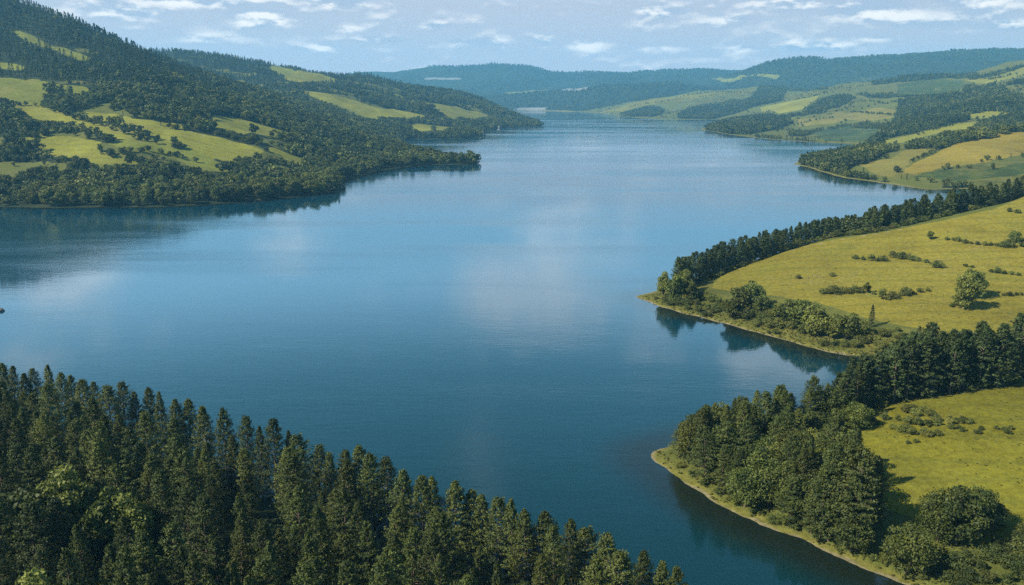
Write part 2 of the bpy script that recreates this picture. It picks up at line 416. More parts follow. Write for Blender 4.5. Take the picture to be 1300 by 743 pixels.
HEDGES = [  # (spacing, heights, polyline)
    (6, (3, 6), [(1152, 208), (1170, 200), (1195, 187)]), (8, (4, 8), [(1145, 227), (1170, 231), (1217, 234)]), (7, (4, 8), [(1198, 216), (1215, 214), (1245, 214)]),
    (10, (4, 7), [(1000, 149), (1030, 146), (1080, 139)]), (9, (4, 8), [(1005, 160), (1040, 152), (1060, 150)]), (11, (5, 8), [(1080, 131), (1110, 130), (1140, 131)]),
    (11, (5, 9), [(1010, 127), (1040, 120), (1080, 112), (1110, 108)]), (9, (5, 8), [(1080, 143), (1100, 144), (1140, 147)]), (9, (5, 8), [(930, 170), (945, 171.5), (965, 173)]),
    (12, (5, 9), [(800, 136), (850, 128), (900, 122), (960, 117)]), (12, (5, 9), [(840, 146), (870, 140), (900, 131)]), (12, (5, 9), [(860, 124), (910, 117), (950, 114)]),
    (8, (4, 7), [(1245, 206), (1270, 202), (1300, 199)]), (9, (4, 8), [(1165, 172), (1180, 168), (1215, 158)]),
    (12, (5, 9), [(1230, 101), (1262, 101), (1290, 94)]), (7, (5, 9), [(1055, 218), (1064, 221), (1080, 226)]),
]
woodpolys = []
for zn, sp_, hh, pts in WOODS:
    P = gpoly(pts, 5.0)
    woodpolys.append(P)
    sel = (GX > P[:, 0].min()) & (GX < P[:, 0].max()) & (GY > P[:, 1].min()) & (GY < P[:, 1].max())
    s = poly_sd(GX[sel], GY[sel], P)
    WOODF[sel] = np.where(s > 0, 1.0, WOODF[sel])
print('fields', round(time.time() - T0, 1))

# ------------------------------------------------------------------ materials


def new_mat(name):
    m = bpy.data.materials.new(name); m.use_nodes = True
    nt = m.node_tree; nt.nodes.clear()
    out = nt.nodes.new('ShaderNodeOutputMaterial')
    return m, nt, out


class NT:
    def __init__(s, nt): s.nt = nt

    def n(s, t, **kw):
        nd = s.nt.nodes.new(t)
        for k, v in kw.items():
            setattr(nd, k, v)
        return nd

    def l(s, a, b): s.nt.links.new(a, b)

    def val(s, sock, v):
        if isinstance(v, (int, float, tuple, list)):
            sock.default_value = v
        else:
            s.l(v, sock)

    def math(s, op, a, b=0.0, clamp=False):
        nd = s.n('ShaderNodeMath', operation=op, use_clamp=clamp); s.val(nd.inputs[0], a); s.val(nd.inputs[1], b); return nd.outputs[0]

    def mix(s, f, a, b, mode='MIX'):
        nd = s.n('ShaderNodeMix', data_type='RGBA', blend_type=mode)
        s.val(nd.inputs[0], f)
        for i, v in ((6, a), (7, b)):
            if isinstance(v, tuple) and len(v) == 3:
                v = v + (1,)
            s.val(nd.inputs[i], v)
        return nd.outputs[2]

    def noise(s, vec, scale, detail=3, rough=.55, dim='3D'):
        nd = s.n('ShaderNodeTexNoise', noise_dimensions=dim); s.l(vec, nd.inputs['Vector'])
        nd.inputs['Scale'].default_value = scale; nd.inputs['Detail'].default_value = detail; nd.inputs['Roughness'].default_value = rough
        return nd.outputs['Fac']

    def ramp(s, f, a, b, c=0.0, d=1.0, smooth=True):
        nd = s.n('ShaderNodeMapRange', interpolation_type='SMOOTHSTEP' if smooth else 'LINEAR')
        s.val(nd.inputs[0], f)
        for i, v in enumerate((a, b, c, d)):
            s.val(nd.inputs[i + 1], v)
        return nd.outputs[0]

    def attr(s, name, out='Fac'):
        nd = s.n('ShaderNodeAttribute', attribute_type='GEOMETRY', attribute_name=name); return nd.outputs[out]


def ground_material():
    m, nt, out = new_mat('meadow_ground'); k = NT(nt)
    pos = k.n('ShaderNodeNewGeometry').outputs['Position']
    n_big = k.noise(pos, .006, 4); n_mid = k.noise(pos, .045, 5, .6); n_fine = k.noise(pos, .55, 4, .65); n_blade = k.noise(pos, 2.3, 2, .6)
    n_edge = k.noise(pos, .12, 4, .6)
    # rough pasture
    past = k.mix(k.ramp(n_mid, .35, .65), (.075, .088, .02), (.155, .145, .03))
    past = k.mix(k.ramp(n_big, .4, .6), past, (.12, .135, .028))
    wood = k.mix(k.ramp(n_mid, .4, .7), (.022, .034, .012), (.042, .052, .017))
    base = k.mix(k.ramp(k.math('ADD', k.attr('wood'), k.math('MULTIPLY', k.math('SUBTRACT', n_edge, .5), .5)), .35, .65), past, wood)
    fc = k.attr('fieldcol', 'Color')
    v = k.math('ADD', k.math('MULTIPLY', k.ramp(n_mid, .3, .7), .34), k.math('MULTIPLY', k.ramp(n_big, .35, .65), .3))
    v = k.math('ADD', v, .66)
    vm = k.n('ShaderNodeVectorMath', operation='SCALE'); k.l(fc, vm.inputs[0]); k.l(v, vm.inputs['Scale'])
    field = k.mix(k.math('MULTIPLY', k.ramp(n_mid, .48, .7), .5), vm.outputs[0], (.13, .14, .02))
    field = k.mix(k.math('MULTIPLY', k.ramp(k.noise(pos, .017, 5, .6), .55, .75), .4), field, (.15, .15, .025))
    # mowing lines / sheep tracks: thin, wandering
    wv = k.n('ShaderNodeTexWave', wave_type='BANDS', bands_direction='DIAGONAL'); wmap = k.n('ShaderNodeMapping'); wmap.inputs['Scale'].default_value = (.2, 1, .6)
    k.l(pos, wmap.inputs['Vector']); k.l(wmap.outputs[0], wv.inputs['Vector']); wv.inputs['Scale'].default_value = .05; wv.inputs['Distortion'].default_value = 9; wv.inputs['Detail'].default_value = 3; wv.inputs['Detail Scale'].default_value = .6
    field = k.mix(k.math('MULTIPLY', k.ramp(wv.outputs['Fac'], .72, 1.0), .26), field, (.10, .11, .02))
    field = k.mix(k.math('MULTIPLY', k.ramp(k.noise(pos, .028, 6, .65), .56, .66), .38), field, (.23, .19, .055))
    fs = k.math('ADD', k.attr('field'), k.math('MULTIPLY', k.math('SUBTRACT', n_edge, .5), .9))
    col = k.mix(k.ramp(fs, -.06, .06), base, field)
    tr = k.math('ADD', k.attr('track'), k.math('MULTIPLY', k.math('SUBTRACT', n_edge, .55), 1.6))
    col = k.mix(k.math('MULTIPLY', k.ramp(tr, .35, .6), .6), col, (.42, .36, .24))
    # the strand: pale dry grass, then a narrow stony rim
    sd = k.math('ADD', k.attr('shore'), k.math('ADD', k.math('MULTIPLY', k.math('SUBTRACT', n_edge, .5), 1.2), k.math('MULTIPLY', k.math('SUBTRACT', n_mid, .5), .9)))
    col = k.mix(k.ramp(sd, .85, .35), col, k.mix(n_fine, (.11, .12, .024), (.22, .195, .042)))
    col = k.mix(k.ramp(sd, .22, .06), col, k.mix(n_fine, (.16, .14, .06), (.28, .24, .13)))
    # grass mottling
    g = k.math('ADD', k.math('MULTIPLY', k.ramp(n_fine, .3, .7), .4), k.math('MULTIPLY', k.ramp(n_blade, .3, .7), .3))
    g = k.math('ADD', g, .65)
    vm2 = k.n('ShaderNodeVectorMath', operation='SCALE'); k.l(col, vm2.inputs[0]); k.l(k.math('MULTIPLY', g, .66), vm2.inputs['Scale'])
    b = k.n('ShaderNodeBsdfPrincipled'); k.l(vm2.outputs[0], b.inputs['Base Color']); b.inputs['Roughness'].default_value = .95; b.inputs['Specular IOR Level'].default_value = .08
    bp = k.n('ShaderNodeBump'); bp.inputs['Strength'].default_value = .55; bp.inputs['Distance'].default_value = .6
    k.l(k.math('ADD', n_fine, k.math('MULTIPLY', n_blade, .4)), bp.inputs['Height']); k.l(bp.outputs[0], b.inputs['Normal'])
    k.l(b.outputs[0], out.inputs[0])
    return m


def foliage_material(name, dark, light, yellow, trans=.22, var=.35):
    m, nt, out = new_mat(name); k = NT(nt)
    tint = k.attr('tint')
    oi = k.n('ShaderNodeObjectInfo')
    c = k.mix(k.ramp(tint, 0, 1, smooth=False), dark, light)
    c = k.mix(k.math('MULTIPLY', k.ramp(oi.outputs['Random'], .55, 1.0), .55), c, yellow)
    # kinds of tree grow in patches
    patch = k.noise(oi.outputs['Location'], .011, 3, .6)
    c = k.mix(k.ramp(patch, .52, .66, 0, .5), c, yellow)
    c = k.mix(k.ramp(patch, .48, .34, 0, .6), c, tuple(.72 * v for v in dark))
    h = k.n('ShaderNodeHueSaturation'); k.l(c, h.inputs['Color'])
    k.l(k.math('MULTIPLY', k.math('ADD', k.math('MULTIPLY', k.math('FRACT', k.math('MULTIPLY', oi.outputs['Random'], 7.31)), var * 2), 1 - var), .88), h.inputs['Value'])
    d = k.n('ShaderNodeBsdfPrincipled'); k.l(h.outputs[0], d.inputs['Base Color']); d.inputs['Roughness'].default_value = .6; d.inputs['Specular IOR Level'].default_value = .18
    t = k.n('ShaderNodeBsdfTranslucent'); k.l(h.outputs[0], t.inputs['Color'])
    ms = k.n('ShaderNodeMixShader'); ms.inputs[0].default_value = trans; k.l(d.outputs[0], ms.inputs[1]); k.l(t.outputs[0], ms.inputs[2])
    k.l(ms.outputs[0], out.inputs[0])
    return m


def bark_material():
    m, nt, out = new_mat('bark'); k = NT(nt)
    pos = k.n('ShaderNodeTexCoord').outputs['Object']
    mp = k.n('ShaderNodeMapping'); mp.inputs['Scale'].default_value = (3, 3, .6); k.l(pos, mp.inputs['Vector'])
    nn = k.noise(mp.outputs[0], 2.0, 4)
    b = k.n('ShaderNodeBsdfPrincipled'); k.l(k.mix(nn, (.05, .035, .024), (.15, .105, .07)), b.inputs['Base Color']); b.inputs['Roughness'].default_value = .9
    bp = k.n('ShaderNodeBump'); bp.inputs['Strength'].default_value = .5; k.l(nn, bp.inputs['Height']); k.l(bp.outputs[0], b.inputs['Normal'])
    k.l(b.outputs[0], out.inputs[0])
    return m


def water_material():
    m, nt, out = new_mat('lake_water'); k = NT(nt)
    pos = k.n('ShaderNodeNewGeometry').outputs['Position']
    b = k.n('ShaderNodeBsdfPrincipled')
    b.inputs['IOR'].default_value = 1.4
    big = k.noise(pos, .0035, 3)
    sxyz = k.n('ShaderNodeSeparateXYZ'); k.l(pos, sxyz.inputs[0])
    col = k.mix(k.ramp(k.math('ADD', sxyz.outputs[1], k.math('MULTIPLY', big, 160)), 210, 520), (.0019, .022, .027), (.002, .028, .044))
    shal_refl = k.ramp(k.attr('shore'), -17.0, -3.0)  # olive shallows; the dark tone also paints in the trees' reflections
    k.l(k.mix(k.math('MULTIPLY', shal_refl, .85), col, (.008, .010, .004)), b.inputs['Base Color'])
    # wind-ruffled lanes lie across the lake
    mp = k.n('ShaderNodeMapping'); mp.inputs['Scale'].default_value = (.0016, .0075, 1); k.l(pos, mp.inputs['Vector'])
    lanes = k.noise(mp.outputs[0], 1.0, 4, .6)
    k.l(k.ramp(lanes, .42, .66, .045, .16), b.inputs['Roughness'])
    m2 = k.n('ShaderNodeMapping'); m2.inputs['Scale'].default_value = (.35, .9, 1); m2.inputs['Rotation'].default_value = (0, 0, .3); k.l(pos, m2.inputs['Vector'])
    w1 = k.noise(m2.outputs[0], .55, 3, .6); w2 = k.noise(m2.outputs[0], .09, 2, .5)
    bp = k.n('ShaderNodeBump'); bp.inputs['Distance'].default_value = .35
    k.l(k.ramp(lanes, .4, .7, .04, .16), bp.inputs['Strength'])
    k.l(k.math('ADD', w1, k.math('MULTIPLY', w2, 1.5)), bp.inputs['Height'])
    k.l(bp.outputs[0], b.inputs['Normal'])
    k.l(b.outputs[0], out.inputs[0])
    return m


def plain(name, c, rough=.8):
    m, nt, out = new_mat(name); k = NT(nt)
    pos = k.n('ShaderNodeTexCoord').outputs['Object']
    nn = k.noise(pos, 1.2, 4)
    b = k.n('ShaderNodeBsdfPrincipled'); k.l(k.mix(nn, tuple(x * .75 for x in c), tuple(min(1, x * 1.15) for x in c)), b.inputs['Base Color']); b.inputs['Roughness'].default_value = rough
    k.l(b.outputs[0], out.inputs[0])
    return m


M_GROUND = ground_material(); M_WATER = water_material(); M_BARK = bark_material()
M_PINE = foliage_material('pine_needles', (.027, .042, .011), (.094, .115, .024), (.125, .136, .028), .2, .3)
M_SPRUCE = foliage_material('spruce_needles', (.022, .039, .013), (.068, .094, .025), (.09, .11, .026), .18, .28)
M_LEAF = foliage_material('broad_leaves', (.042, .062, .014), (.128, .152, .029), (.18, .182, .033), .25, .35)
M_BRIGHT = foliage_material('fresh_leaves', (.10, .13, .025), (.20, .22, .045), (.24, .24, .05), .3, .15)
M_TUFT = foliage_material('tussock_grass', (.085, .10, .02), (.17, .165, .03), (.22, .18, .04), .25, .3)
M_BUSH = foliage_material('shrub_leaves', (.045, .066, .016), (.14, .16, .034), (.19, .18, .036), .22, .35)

# ------------------------------------------------------------------ mesh builders


def mesh_np(name, V, Fq, mat, tint=None, smooth=False):
    me = bpy.data.meshes.new(name)
    V = np.asarray(V, np.float32); Fq = np.asarray(Fq, np.int32)
    nf, k = Fq.shape
    me.vertices.add(len(V)); me.vertices.foreach_set('co', V.ravel())
    me.loops.add(nf * k); me.loops.foreach_set('vertex_index', Fq.ravel())
    me.polygons.add(nf); me.polygons.foreach_set('loop_start', np.arange(0, nf * k, k, dtype=np.int32))
    if smooth:
        me.polygons.foreach_set('use_smooth', np.ones(nf, bool))
    if tint is not None:
        a = me.attributes.new('tint', 'FLOAT', 'FACE'); a.data.foreach_set('value', np.asarray(tint, np.float32))
    me.update(calc_edges=True)
    if mat:
        me.materials.append(mat)
    return me


def unit(v):
    return v / (np.linalg.norm(v, axis=-1, keepdims=True) + 1e-9)


def kites(P, N, size, r, loose=.8, slim=.55):
    n = len(P)
    Nn = unit(N + loose * r.normal(size=(n, 3)))
    t = r.normal(size=(n, 3)); t = unit(t - (t * Nn).sum(1, keepdims=True) * Nn)
    s = np.cross(Nn, t)
    a = (size * r.uniform(.65, 1.35, n))[:, None]; b = a * slim
    dz = Nn * a * .22
    V = np.stack([P - t * a - dz, P + s * b, P + t * a - dz, P - s * b], 1).reshape(-1, 3)
    Fq = np.arange(n * 4).reshape(n, 4)
    return V, Fq


def tube(pts, radii, seg=6):
    pts = np.array(pts, float); V = []; Fq = []
    for i, p in enumerate(pts):
        d = pts[min(i + 1, len(pts) - 1)] - pts[max(i - 1, 0)]
        d = d / (np.linalg.norm(d) + 1e-9)
        a = np.cross(d, [1, 0, 0] if abs(d[0]) < .8 else [0, 1, 0]); a /= np.linalg.norm(a); b = np.cross(d, a)
        for k in range(seg):
            w = 2 * math.pi * k / seg
            V.append(p + radii[i] * (math.cos(w) * a + math.sin(w) * b))
    for i in range(len(pts) - 1):
        for k in range(seg):
            k2 = (k + 1) % seg
            Fq.append((i * seg + k, i * seg + k2, (i + 1) * seg + k2, (i + 1) * seg + k))
    return np.array(V), np.array(Fq)


def join(parts):
    V = []; Fs = []; o = 0
    for v, f in parts:
        V.append(v); Fs.append(f + o); o += len(v)
    return np.concatenate(V), np.concatenate(Fs)


def conifer(seed, H=18.0, R=3.4, nb=150, per=16, size=.42, z0=.10, power=.75, mat=None, spread=.9):
    """crown of whorled branches carrying needle sprays, and the trunk with limbs"""
    r = np.random.default_rng(seed)
    P = []; N = []; Tn = []
    limbs = []
    ga = r.uniform(0, 6.28)
    lop = r.uniform(0, 6.28)
    for i in range(nb):
        f = (i + r.uniform(0, 1)) / nb
        t = z0 + (1 - z0) * (1 - (1 - f) ** 1.25)     # more branches low down
        t = min(t, .985)
        rel = (t - z0) / (1 - z0)
        prof = (1 - rel) ** power * (0.55 + .45 * min(1, rel / .3))
        ga += 2.399 + r.normal() * .25
        L = R * prof * r.uniform(.5, 1.18) * (1 + .2 * math.cos(ga - lop)) + .25
        z = t * H
        rise = r.uniform(-.05, .42) + .5 * rel
        m = max(3, int(per * (.35 + .65 * L / R)))
        s = r.uniform(.3, 1.0, m) ** .7
        side = r.normal(0, .17 * L, m) * s
        ca, sa = math.cos(ga), math.sin(ga)
        x = ca * L * s - sa * side; y = sa * L * s + ca * side
        zz = z + L * (rise * s ** 1.6 - .10 * s) + r.normal(0, .16, m)
        P.append(np.stack([x, y, zz], 1))
        N.append(np.stack([ca * .7 * np.ones(m), sa * .7 * np.ones(m), .75 * np.ones(m)], 1))
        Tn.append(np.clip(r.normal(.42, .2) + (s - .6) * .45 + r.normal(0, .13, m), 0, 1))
        if i % 5 == 0 and rel < .8:
            limbs.append(tube([(0, 0, z - .3), (ca * L * .5, sa * L * .5, z + L * rise * .3), (ca * L * .85, sa * L * .85, z + L * rise * .75)], [.085, .05, .02], 4))
    # leader shoots
    for j in range(5):
        zt = H * (.93 + .075 * j / 4); m = 9
        P.append(np.stack([r.normal(0, .16, m), r.normal(0, .16, m), zt + r.normal(0, .22, m)], 1)); N.append(np.tile([0, 0, .6], (m, 1))); Tn.append(np.full(m, .6))
    P = np.concatenate(P); N = np.concatenate(N); Tn = np.concatenate(Tn)
    V, Fq = kites(P, N, size, r, .75, .5)
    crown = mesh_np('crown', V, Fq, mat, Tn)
    tk = tube([(0, 0, -1.2), (.03, 0, .5), (.05, .02, H * .4), (.0, .04, H * .75), (0, 0, H * .98)], [.34, .27, .19, .1, .02], 7)
    trunk = mesh_np('trunk', *join([tk] + limbs), M_BARK, smooth=True)
    return crown, trunk


def broadleaf(seed, H=11.0, R=5.0, clumps=22, per=110, size=.42, base=.07, mat=None, squat=.0):
    r = np.random.default_rng(seed)
    C = []
    tries = 0
    while len(C) < clumps and tries < 4000:
        tries += 1
        d = unit(r.normal(size=3)); q = d * r.uniform(.25, .86)
        z = base * H + (H * (1 - base)) * (.5 + .5 * q[2])
        wide = 1 - .25 * max(0, q[2]) - squat * max(0, -q[2])
        c = np.array([q[0] * R * wide, q[1] * R * wide, z])
        if all(np.linalg.norm((c - o) * [1, 1, .9]) > R * .30 for o in C):
            C.append(c)
    P = []; N = []; Tn = []; limbs = []
    for c in C:
        cr = R * r.uniform(.26, .44)
        m = int(per * r.uniform(.7, 1.3))
        d = unit(r.normal(size=(m, 3)) + [0, 0, .45])
        rad = cr * r.uniform(.55, 1.08, m)[:, None]
        p = c + d * rad * [1.1, 1.1, .8]
        ok = p[:, 2] > .1
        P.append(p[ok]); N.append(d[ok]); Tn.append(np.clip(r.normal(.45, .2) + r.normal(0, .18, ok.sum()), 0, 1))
        limbs.append(tube([(0, 0, H * base * .8), c * [.45, .45, .6] + [0, 0, H * .08], c], [.16, .1, .03], 4))
    P = np.concatenate(P); N = np.concatenate(N); Tn = np.concatenate(Tn)
    V, Fq = kites(P, N, size, r, .7, .62)
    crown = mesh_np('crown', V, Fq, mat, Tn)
    tk = tube([(0, 0, -1.0), (0, 0, .3), (.08, .05, H * .3), (0, .1, H * .6)], [.42, .32, .24, .09], 7)
    trunk = mesh_np('trunk', *join([tk] + limbs), M_BARK, smooth=True)
    return crown, trunk


PINES = [conifer(100 + i, H=18, R=r_, nb=int(nb * 1.25), per=58, size=.2, power=pw, mat=M_PINE) for i, (r_, nb, pw) in enumerate([(4.7, 160, .58), (4.3, 160, .68), (5.1, 170, .5), (4.2, 150, .62), (5.0, 160, .74), (4.5, 160, .7), (5.3, 160, .54), (4.8, 150, .6), (3.9, 140, .8)])]
SPRUCES = [conifer(200 + i, H=15, R=r_, nb=110, per=32, size=.25, power=pw, mat=M_SPRUCE) for i, (r_, pw) in enumerate([(3.0, .7), (3.3, .62), (2.7, .8), (3.5, .58), (3.1, .66)])]
BROADS = [broadleaf(300 + i, H=11, R=r_, clumps=c_, per=120, mat=M_LEAF) for i, (r_, c_) in enumerate([(4.6, 22), (5.2, 26), (4.2, 20), (5.6, 28), (4.8, 18), (3.9, 20)])]
NEARB = [broadleaf(330 + i, H=11, R=r_, clumps=c_, per=240, size=.25, mat=M_LEAF) for i, (r_, c_) in enumerate([(4.6, 28), (5.2, 32), (4.4, 26), (5.0, 34)])]
BRIGHTS = [broadleaf(350 + i, H=11, R=4.6, clumps=26, per=220, size=.28, mat=M_BRIGHT) for i in range(2)]
BUSHES = [broadleaf(400 + i, H=3.0, R=r_, clumps=c_, per=110, size=.17, base=.02, mat=M_BUSH) for i, (r_, c_) in enumerate([(2.0, 12), (2.5, 14), (1.7, 9), (2.2, 12), (2.8, 15)])]
# plainer crowns for woods seen only as a mass
FAR_B = [broadleaf(500 + i, H=11, R=r_, clumps=12, per=26, size=.95, base=.04, mat=M_LEAF)[0] for i, r_ in enumerate([5.2, 5.8, 4.8, 6.2])]
FAR_C = [conifer(600 + i, H=14, R=r_, nb=34, per=8, size=.85, z0=.04, mat=M_SPRUCE)[0] for i, r_ in enumerate([2.9, 3.3, 2.6])]
print('prototypes', round(time.time() - T0, 1))

# ------------------------------------------------------------------ the setting


def link(name, me, parent=None):
    o = bpy.data.objects.new(name, me); COL.objects.link(o)
    if parent is not None:
        o.parent = parent
    return o


def fattr(me, name, arr):
    a = me.attributes.new(name, 'FLOAT', 'POINT'); a.data.foreach_set('value', np.ascontiguousarray(arr, np.float32).ravel())


idx = np.arange(NR * NC).reshape(NR, NC)
quads = np.stack([idx[:-1, :-1], idx[:-1, 1:], idx[1:, 1:], idx[1:, :-1]], -1).reshape(-1, 4)
ground_me = mesh_np('ground', np.stack([GX, GY, GZ], -1).reshape(-1, 3), quads, M_GROUND, smooth=True)
fattr(ground_me, 'field', FS); fattr(ground_me, 'track', TR); fattr(ground_me, 'wood', WOODF)
strand = np.clip(SD / (2.2 + RR * .0036), -1, 2)
fattr(ground_me, 'shore', np.where(leftland | nearland, strand * .3 + 1.2, strand))
ca = ground_me.attributes.new('fieldcol', 'FLOAT_COLOR', 'POINT')
ca.data.foreach_set('color', np.concatenate([FC, np.ones(GX.shape + (1,))], -1).astype(np.float32).ravel())
ground = link('ground', ground_me); ground['kind'] = 'structure'

# lake surface: same fan of points, coarser, flat
ru = np.linspace(-TH, TH, 260); rv = np.linspace(math.log(R0), math.log(6600.), 300)
LU, LV = np.meshgrid(ru, rv)
LX, LY = np.exp(LV) * np.sin(LU), np.exp(LV) * np.cos(LU) - 160
li = np.arange(LX.size).reshape(LX.shape)
lq = np.stack([li[:-1, :-1], li[:-1, 1:], li[1:, 1:], li[1:, :-1]], -1).reshape(-1, 4)
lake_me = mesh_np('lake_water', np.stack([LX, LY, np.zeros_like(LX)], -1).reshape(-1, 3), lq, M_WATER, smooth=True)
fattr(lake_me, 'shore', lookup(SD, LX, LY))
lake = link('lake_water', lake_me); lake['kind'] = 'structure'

# ------------------------------------------------------------------ things


def tag(o, label, cat, group=None):
    o['label'] = label; o['category'] = cat
    if group:
        o['group'] = group
    return o


def tree(kind, protos, x, y, h, label, group, H0, wide=1.0, parts=True, cat='tree', rot=None, which=None, sink=.15):
    crown, trunk = protos[which if which is not None else random.randrange(len(protos))]
    s = h / H0
    z = float(height(x, y)) - sink
    a = random.uniform(0, 6.283) if rot is None else rot
    tx, ty = random.gauss(0, .025), random.gauss(0, .025)
    if parts:
        root = bpy.data.objects.new(kind, None); root.empty_display_size = .5
        COL.objects.link(root)
        link('crown', crown, root); link('trunk', trunk, root)
    else:
        root = link(kind, crown)
    root.location = (x, y, z); root.rotation_euler = (tx, ty, a); root.scale = (s * wide, s * wide, s)
    return tag(root, label, cat, group)


def scatter(poly, spacing, margin=2.0, jitter=.42, lake_margin=2.5):
    P = np.asarray(poly); x0, y0 = P.min(0); x1, y1 = P.max(0)
    nx, ny = int((x1 - x0) / spacing) + 2, int((y1 - y0) / (spacing * .866)) + 2
    I, J = np.meshgrid(np.arange(nx), np.arange(ny))
    X = x0 + (I + .5 * (J % 2)) * spacing; Y = y0 + J * spacing * .866
    X = X + rng.uniform(-jitter, jitter, X.shape) * spacing; Y = Y + rng.uniform(-jitter, jitter, Y.shape) * spacing
    X, Y = X.ravel(), Y.ravel()
    ok = (poly_sd(X, Y, P) > 0) & (lookup(SD, X, Y) > lake_margin)
    return X[ok], Y[ok]


def seen(X, Y, Z, slack=6.0, eye=HC + 8):
    """not hidden behind the relief, with some slack"""
    t = np.linspace(.04, .97, 70)[None, :]
    h = height(X[:, None] * t, Y[:, None] * t)
    los = eye + (Z[:, None] - eye) * t
    return (h < los + slack).all(1)


def top_on(px, py, h):
    """stand of a tree of height h whose tip the photograph shows at (px, py)"""
    d = ray(px, py)
    best = None
    ys = np.linspace(75, 600, 2200)
    t = ys / d[1]
    gap = HC + d[2] * t - (height(d[0] * t, ys) + h)
    k = int(np.argmax(gap <= 0))
    return float(d[0] * t[k]), float(ys[k])


# ---- near forest -----------------------------------------------------
NEAR = 'pines of the dense near forest'
edge = [(2, 462), (12, 466), (31, 475), (43, 468), (60, 463), (76, 474), (88, 477), (102, 483), (118, 486), (135, 492), (154, 486), (170, 497), (187, 492), (203, 499), (220, 508), (237, 507), (259, 515), (281, 519), (308, 530), (328, 541),
        (345, 533), (364, 548), (382, 552), (402, 566), (418, 575), (438, 572), (456, 566), (472, 577), (490, 581), (512, 597), (536, 605), (549, 605), (577, 613), (597, 622), (614, 628), (633, 633), (651, 632), (668, 648),
        (687, 651), (706, 668), (727, 662), (745, 672), (772, 679), (790, 702), (813, 702), (839, 714), (857, 722), (-18, 470), (-45, 466), (-80, 474)]
near_pts = []
for i, (px, py) in enumerate(edge):
    h = random.uniform(14.5, 18)
    x, y = top_on(px, py, h)
    near_pts.append((x, y, h, 'edge', px, py))
placed = [(p[0], p[1]) for p in near_pts]
# brighter broadleaf crowns in the lower left of the near forest
for px, py, h, pr, lab in [(82, 600, 13, BRIGHTS, 'yellow-green leafy tree among dark pines, lower left of the near forest'),
                           (30, 618, 12, BROADS, 'leafy dark green tree beside the yellow-green one in the near forest'),
                           (138, 622, 12, BROADS, 'broad leafy tree between pines, lower left of the near forest'),
                           (160, 632, 11, BRIGHTS, 'smaller yellow-green leafy tree in the near forest, right of the bright one'),
                           (45, 728, 11, BRIGHTS, 'bright leafy crown rising from the bottom edge near the left corner')]:
    h *= 1.2; x, y = top_on(px, py, h); placed.append((x, y)); placed.append((x + 1.2, y - 3.2)); placed.append((x - 1.2, y - 3.2))
    tree('broadleaf_tree', pr, x, y, h, lab, None, 11.0, wide=random.uniform(.75, .95))

near_poly = on_lake([(-260, 512), (0, 545), (110, 571), (220, 604), (330, 637), (440, 673), (530, 708), (620, 748), (710, 782), (800, 822), (850, 860)]) + [(22, 70), (-40, 66), (-110, 66), (-190, 100), (-210, 190)]
X, Y = scatter(near_poly, 6.0, lake_margin=4)
order = np.argsort(-Y)
for i in order:
    x, y = X[i], Y[i]
    if min(math.hypot(x - a, y - b) for a, b in placed) < 4.1:
        continue
    h = random.choice([random.uniform(12.5, 17.5), random.uniform(12.5, 17.5), random.uniform(8.5, 13)])
    g = float(height(x, y))
    px, py = project(x, y, g + h)
    # keep below the skyline the photograph shows
    ex = [e[0] for e in sorted(edge)]; ey = [e[1] for e in sorted(edge)]
    lim = np.interp(px, ex, ey) + 3
    while py < lim and h > 8:
        h -= .5; px, py = project(x, y, g + h)
    if py < lim - 1 or px < -70 or py > 800 or px > 880:
        continue
    near_pts.append((x, y, h, 'in', px, py)); placed.append((x, y))
near_pts.sort(key=lambda p: p[1])
print('near pines', len(near_pts))
special = {}
for x, y, h, k, px, py in near_pts:
    px, py = float(px), float(py)
    if k == 'edge' and px > 845:
        lab = 'last small pine at the lower right tip of the near forest'
    elif k == 'edge' and px > 830:
        lab = 'second pine from the right-hand tip of the near forest'
    elif k == 'edge' and px > 805:
        lab = 'third pine from the right-hand tip of the near forest, against dark water'
    elif k == 'edge' and px > 765:
        lab = 'pine with a slim pointed crown, fourth to fifth from the near forest tip'
    elif k == 'edge' and px > 640:
        lab = 'broad full-crowned pine standing against the dark water at the near forest edge'
    elif k == 'edge' and px > 430:
        lab = 'dark pine on the lakeside edge of the near forest, middle stretch of the edge'
    elif k == 'edge' and px > 210:
        lab = 'pine with knobbly top on the lakeside edge of the near forest, left of the middle'
    elif k == 'edge':
        lab = 'pine at the high left end of the near forest edge, tip against blue water'
    elif px < 220 and py > 600:
        lab = 'shaded pine low in the left corner of the near forest'
    elif px < 220:
        lab = 'dark green pine inside the near forest, on its left side'
    elif px < 440:
        lab = 'mid-height pine with pale shoots inside the near forest, between gaps of deep shade'
    elif px < 640:
        lab = 'sunlit pine inside the near forest, right of its middle'
    else:
        lab = 'pine in front of the edge trees at the right end of the near forest'
    near_tree = tree('pine_tree', PINES, x, y, h, lab, NEAR, 18.0, wide=random.uniform(.78, 1.2))

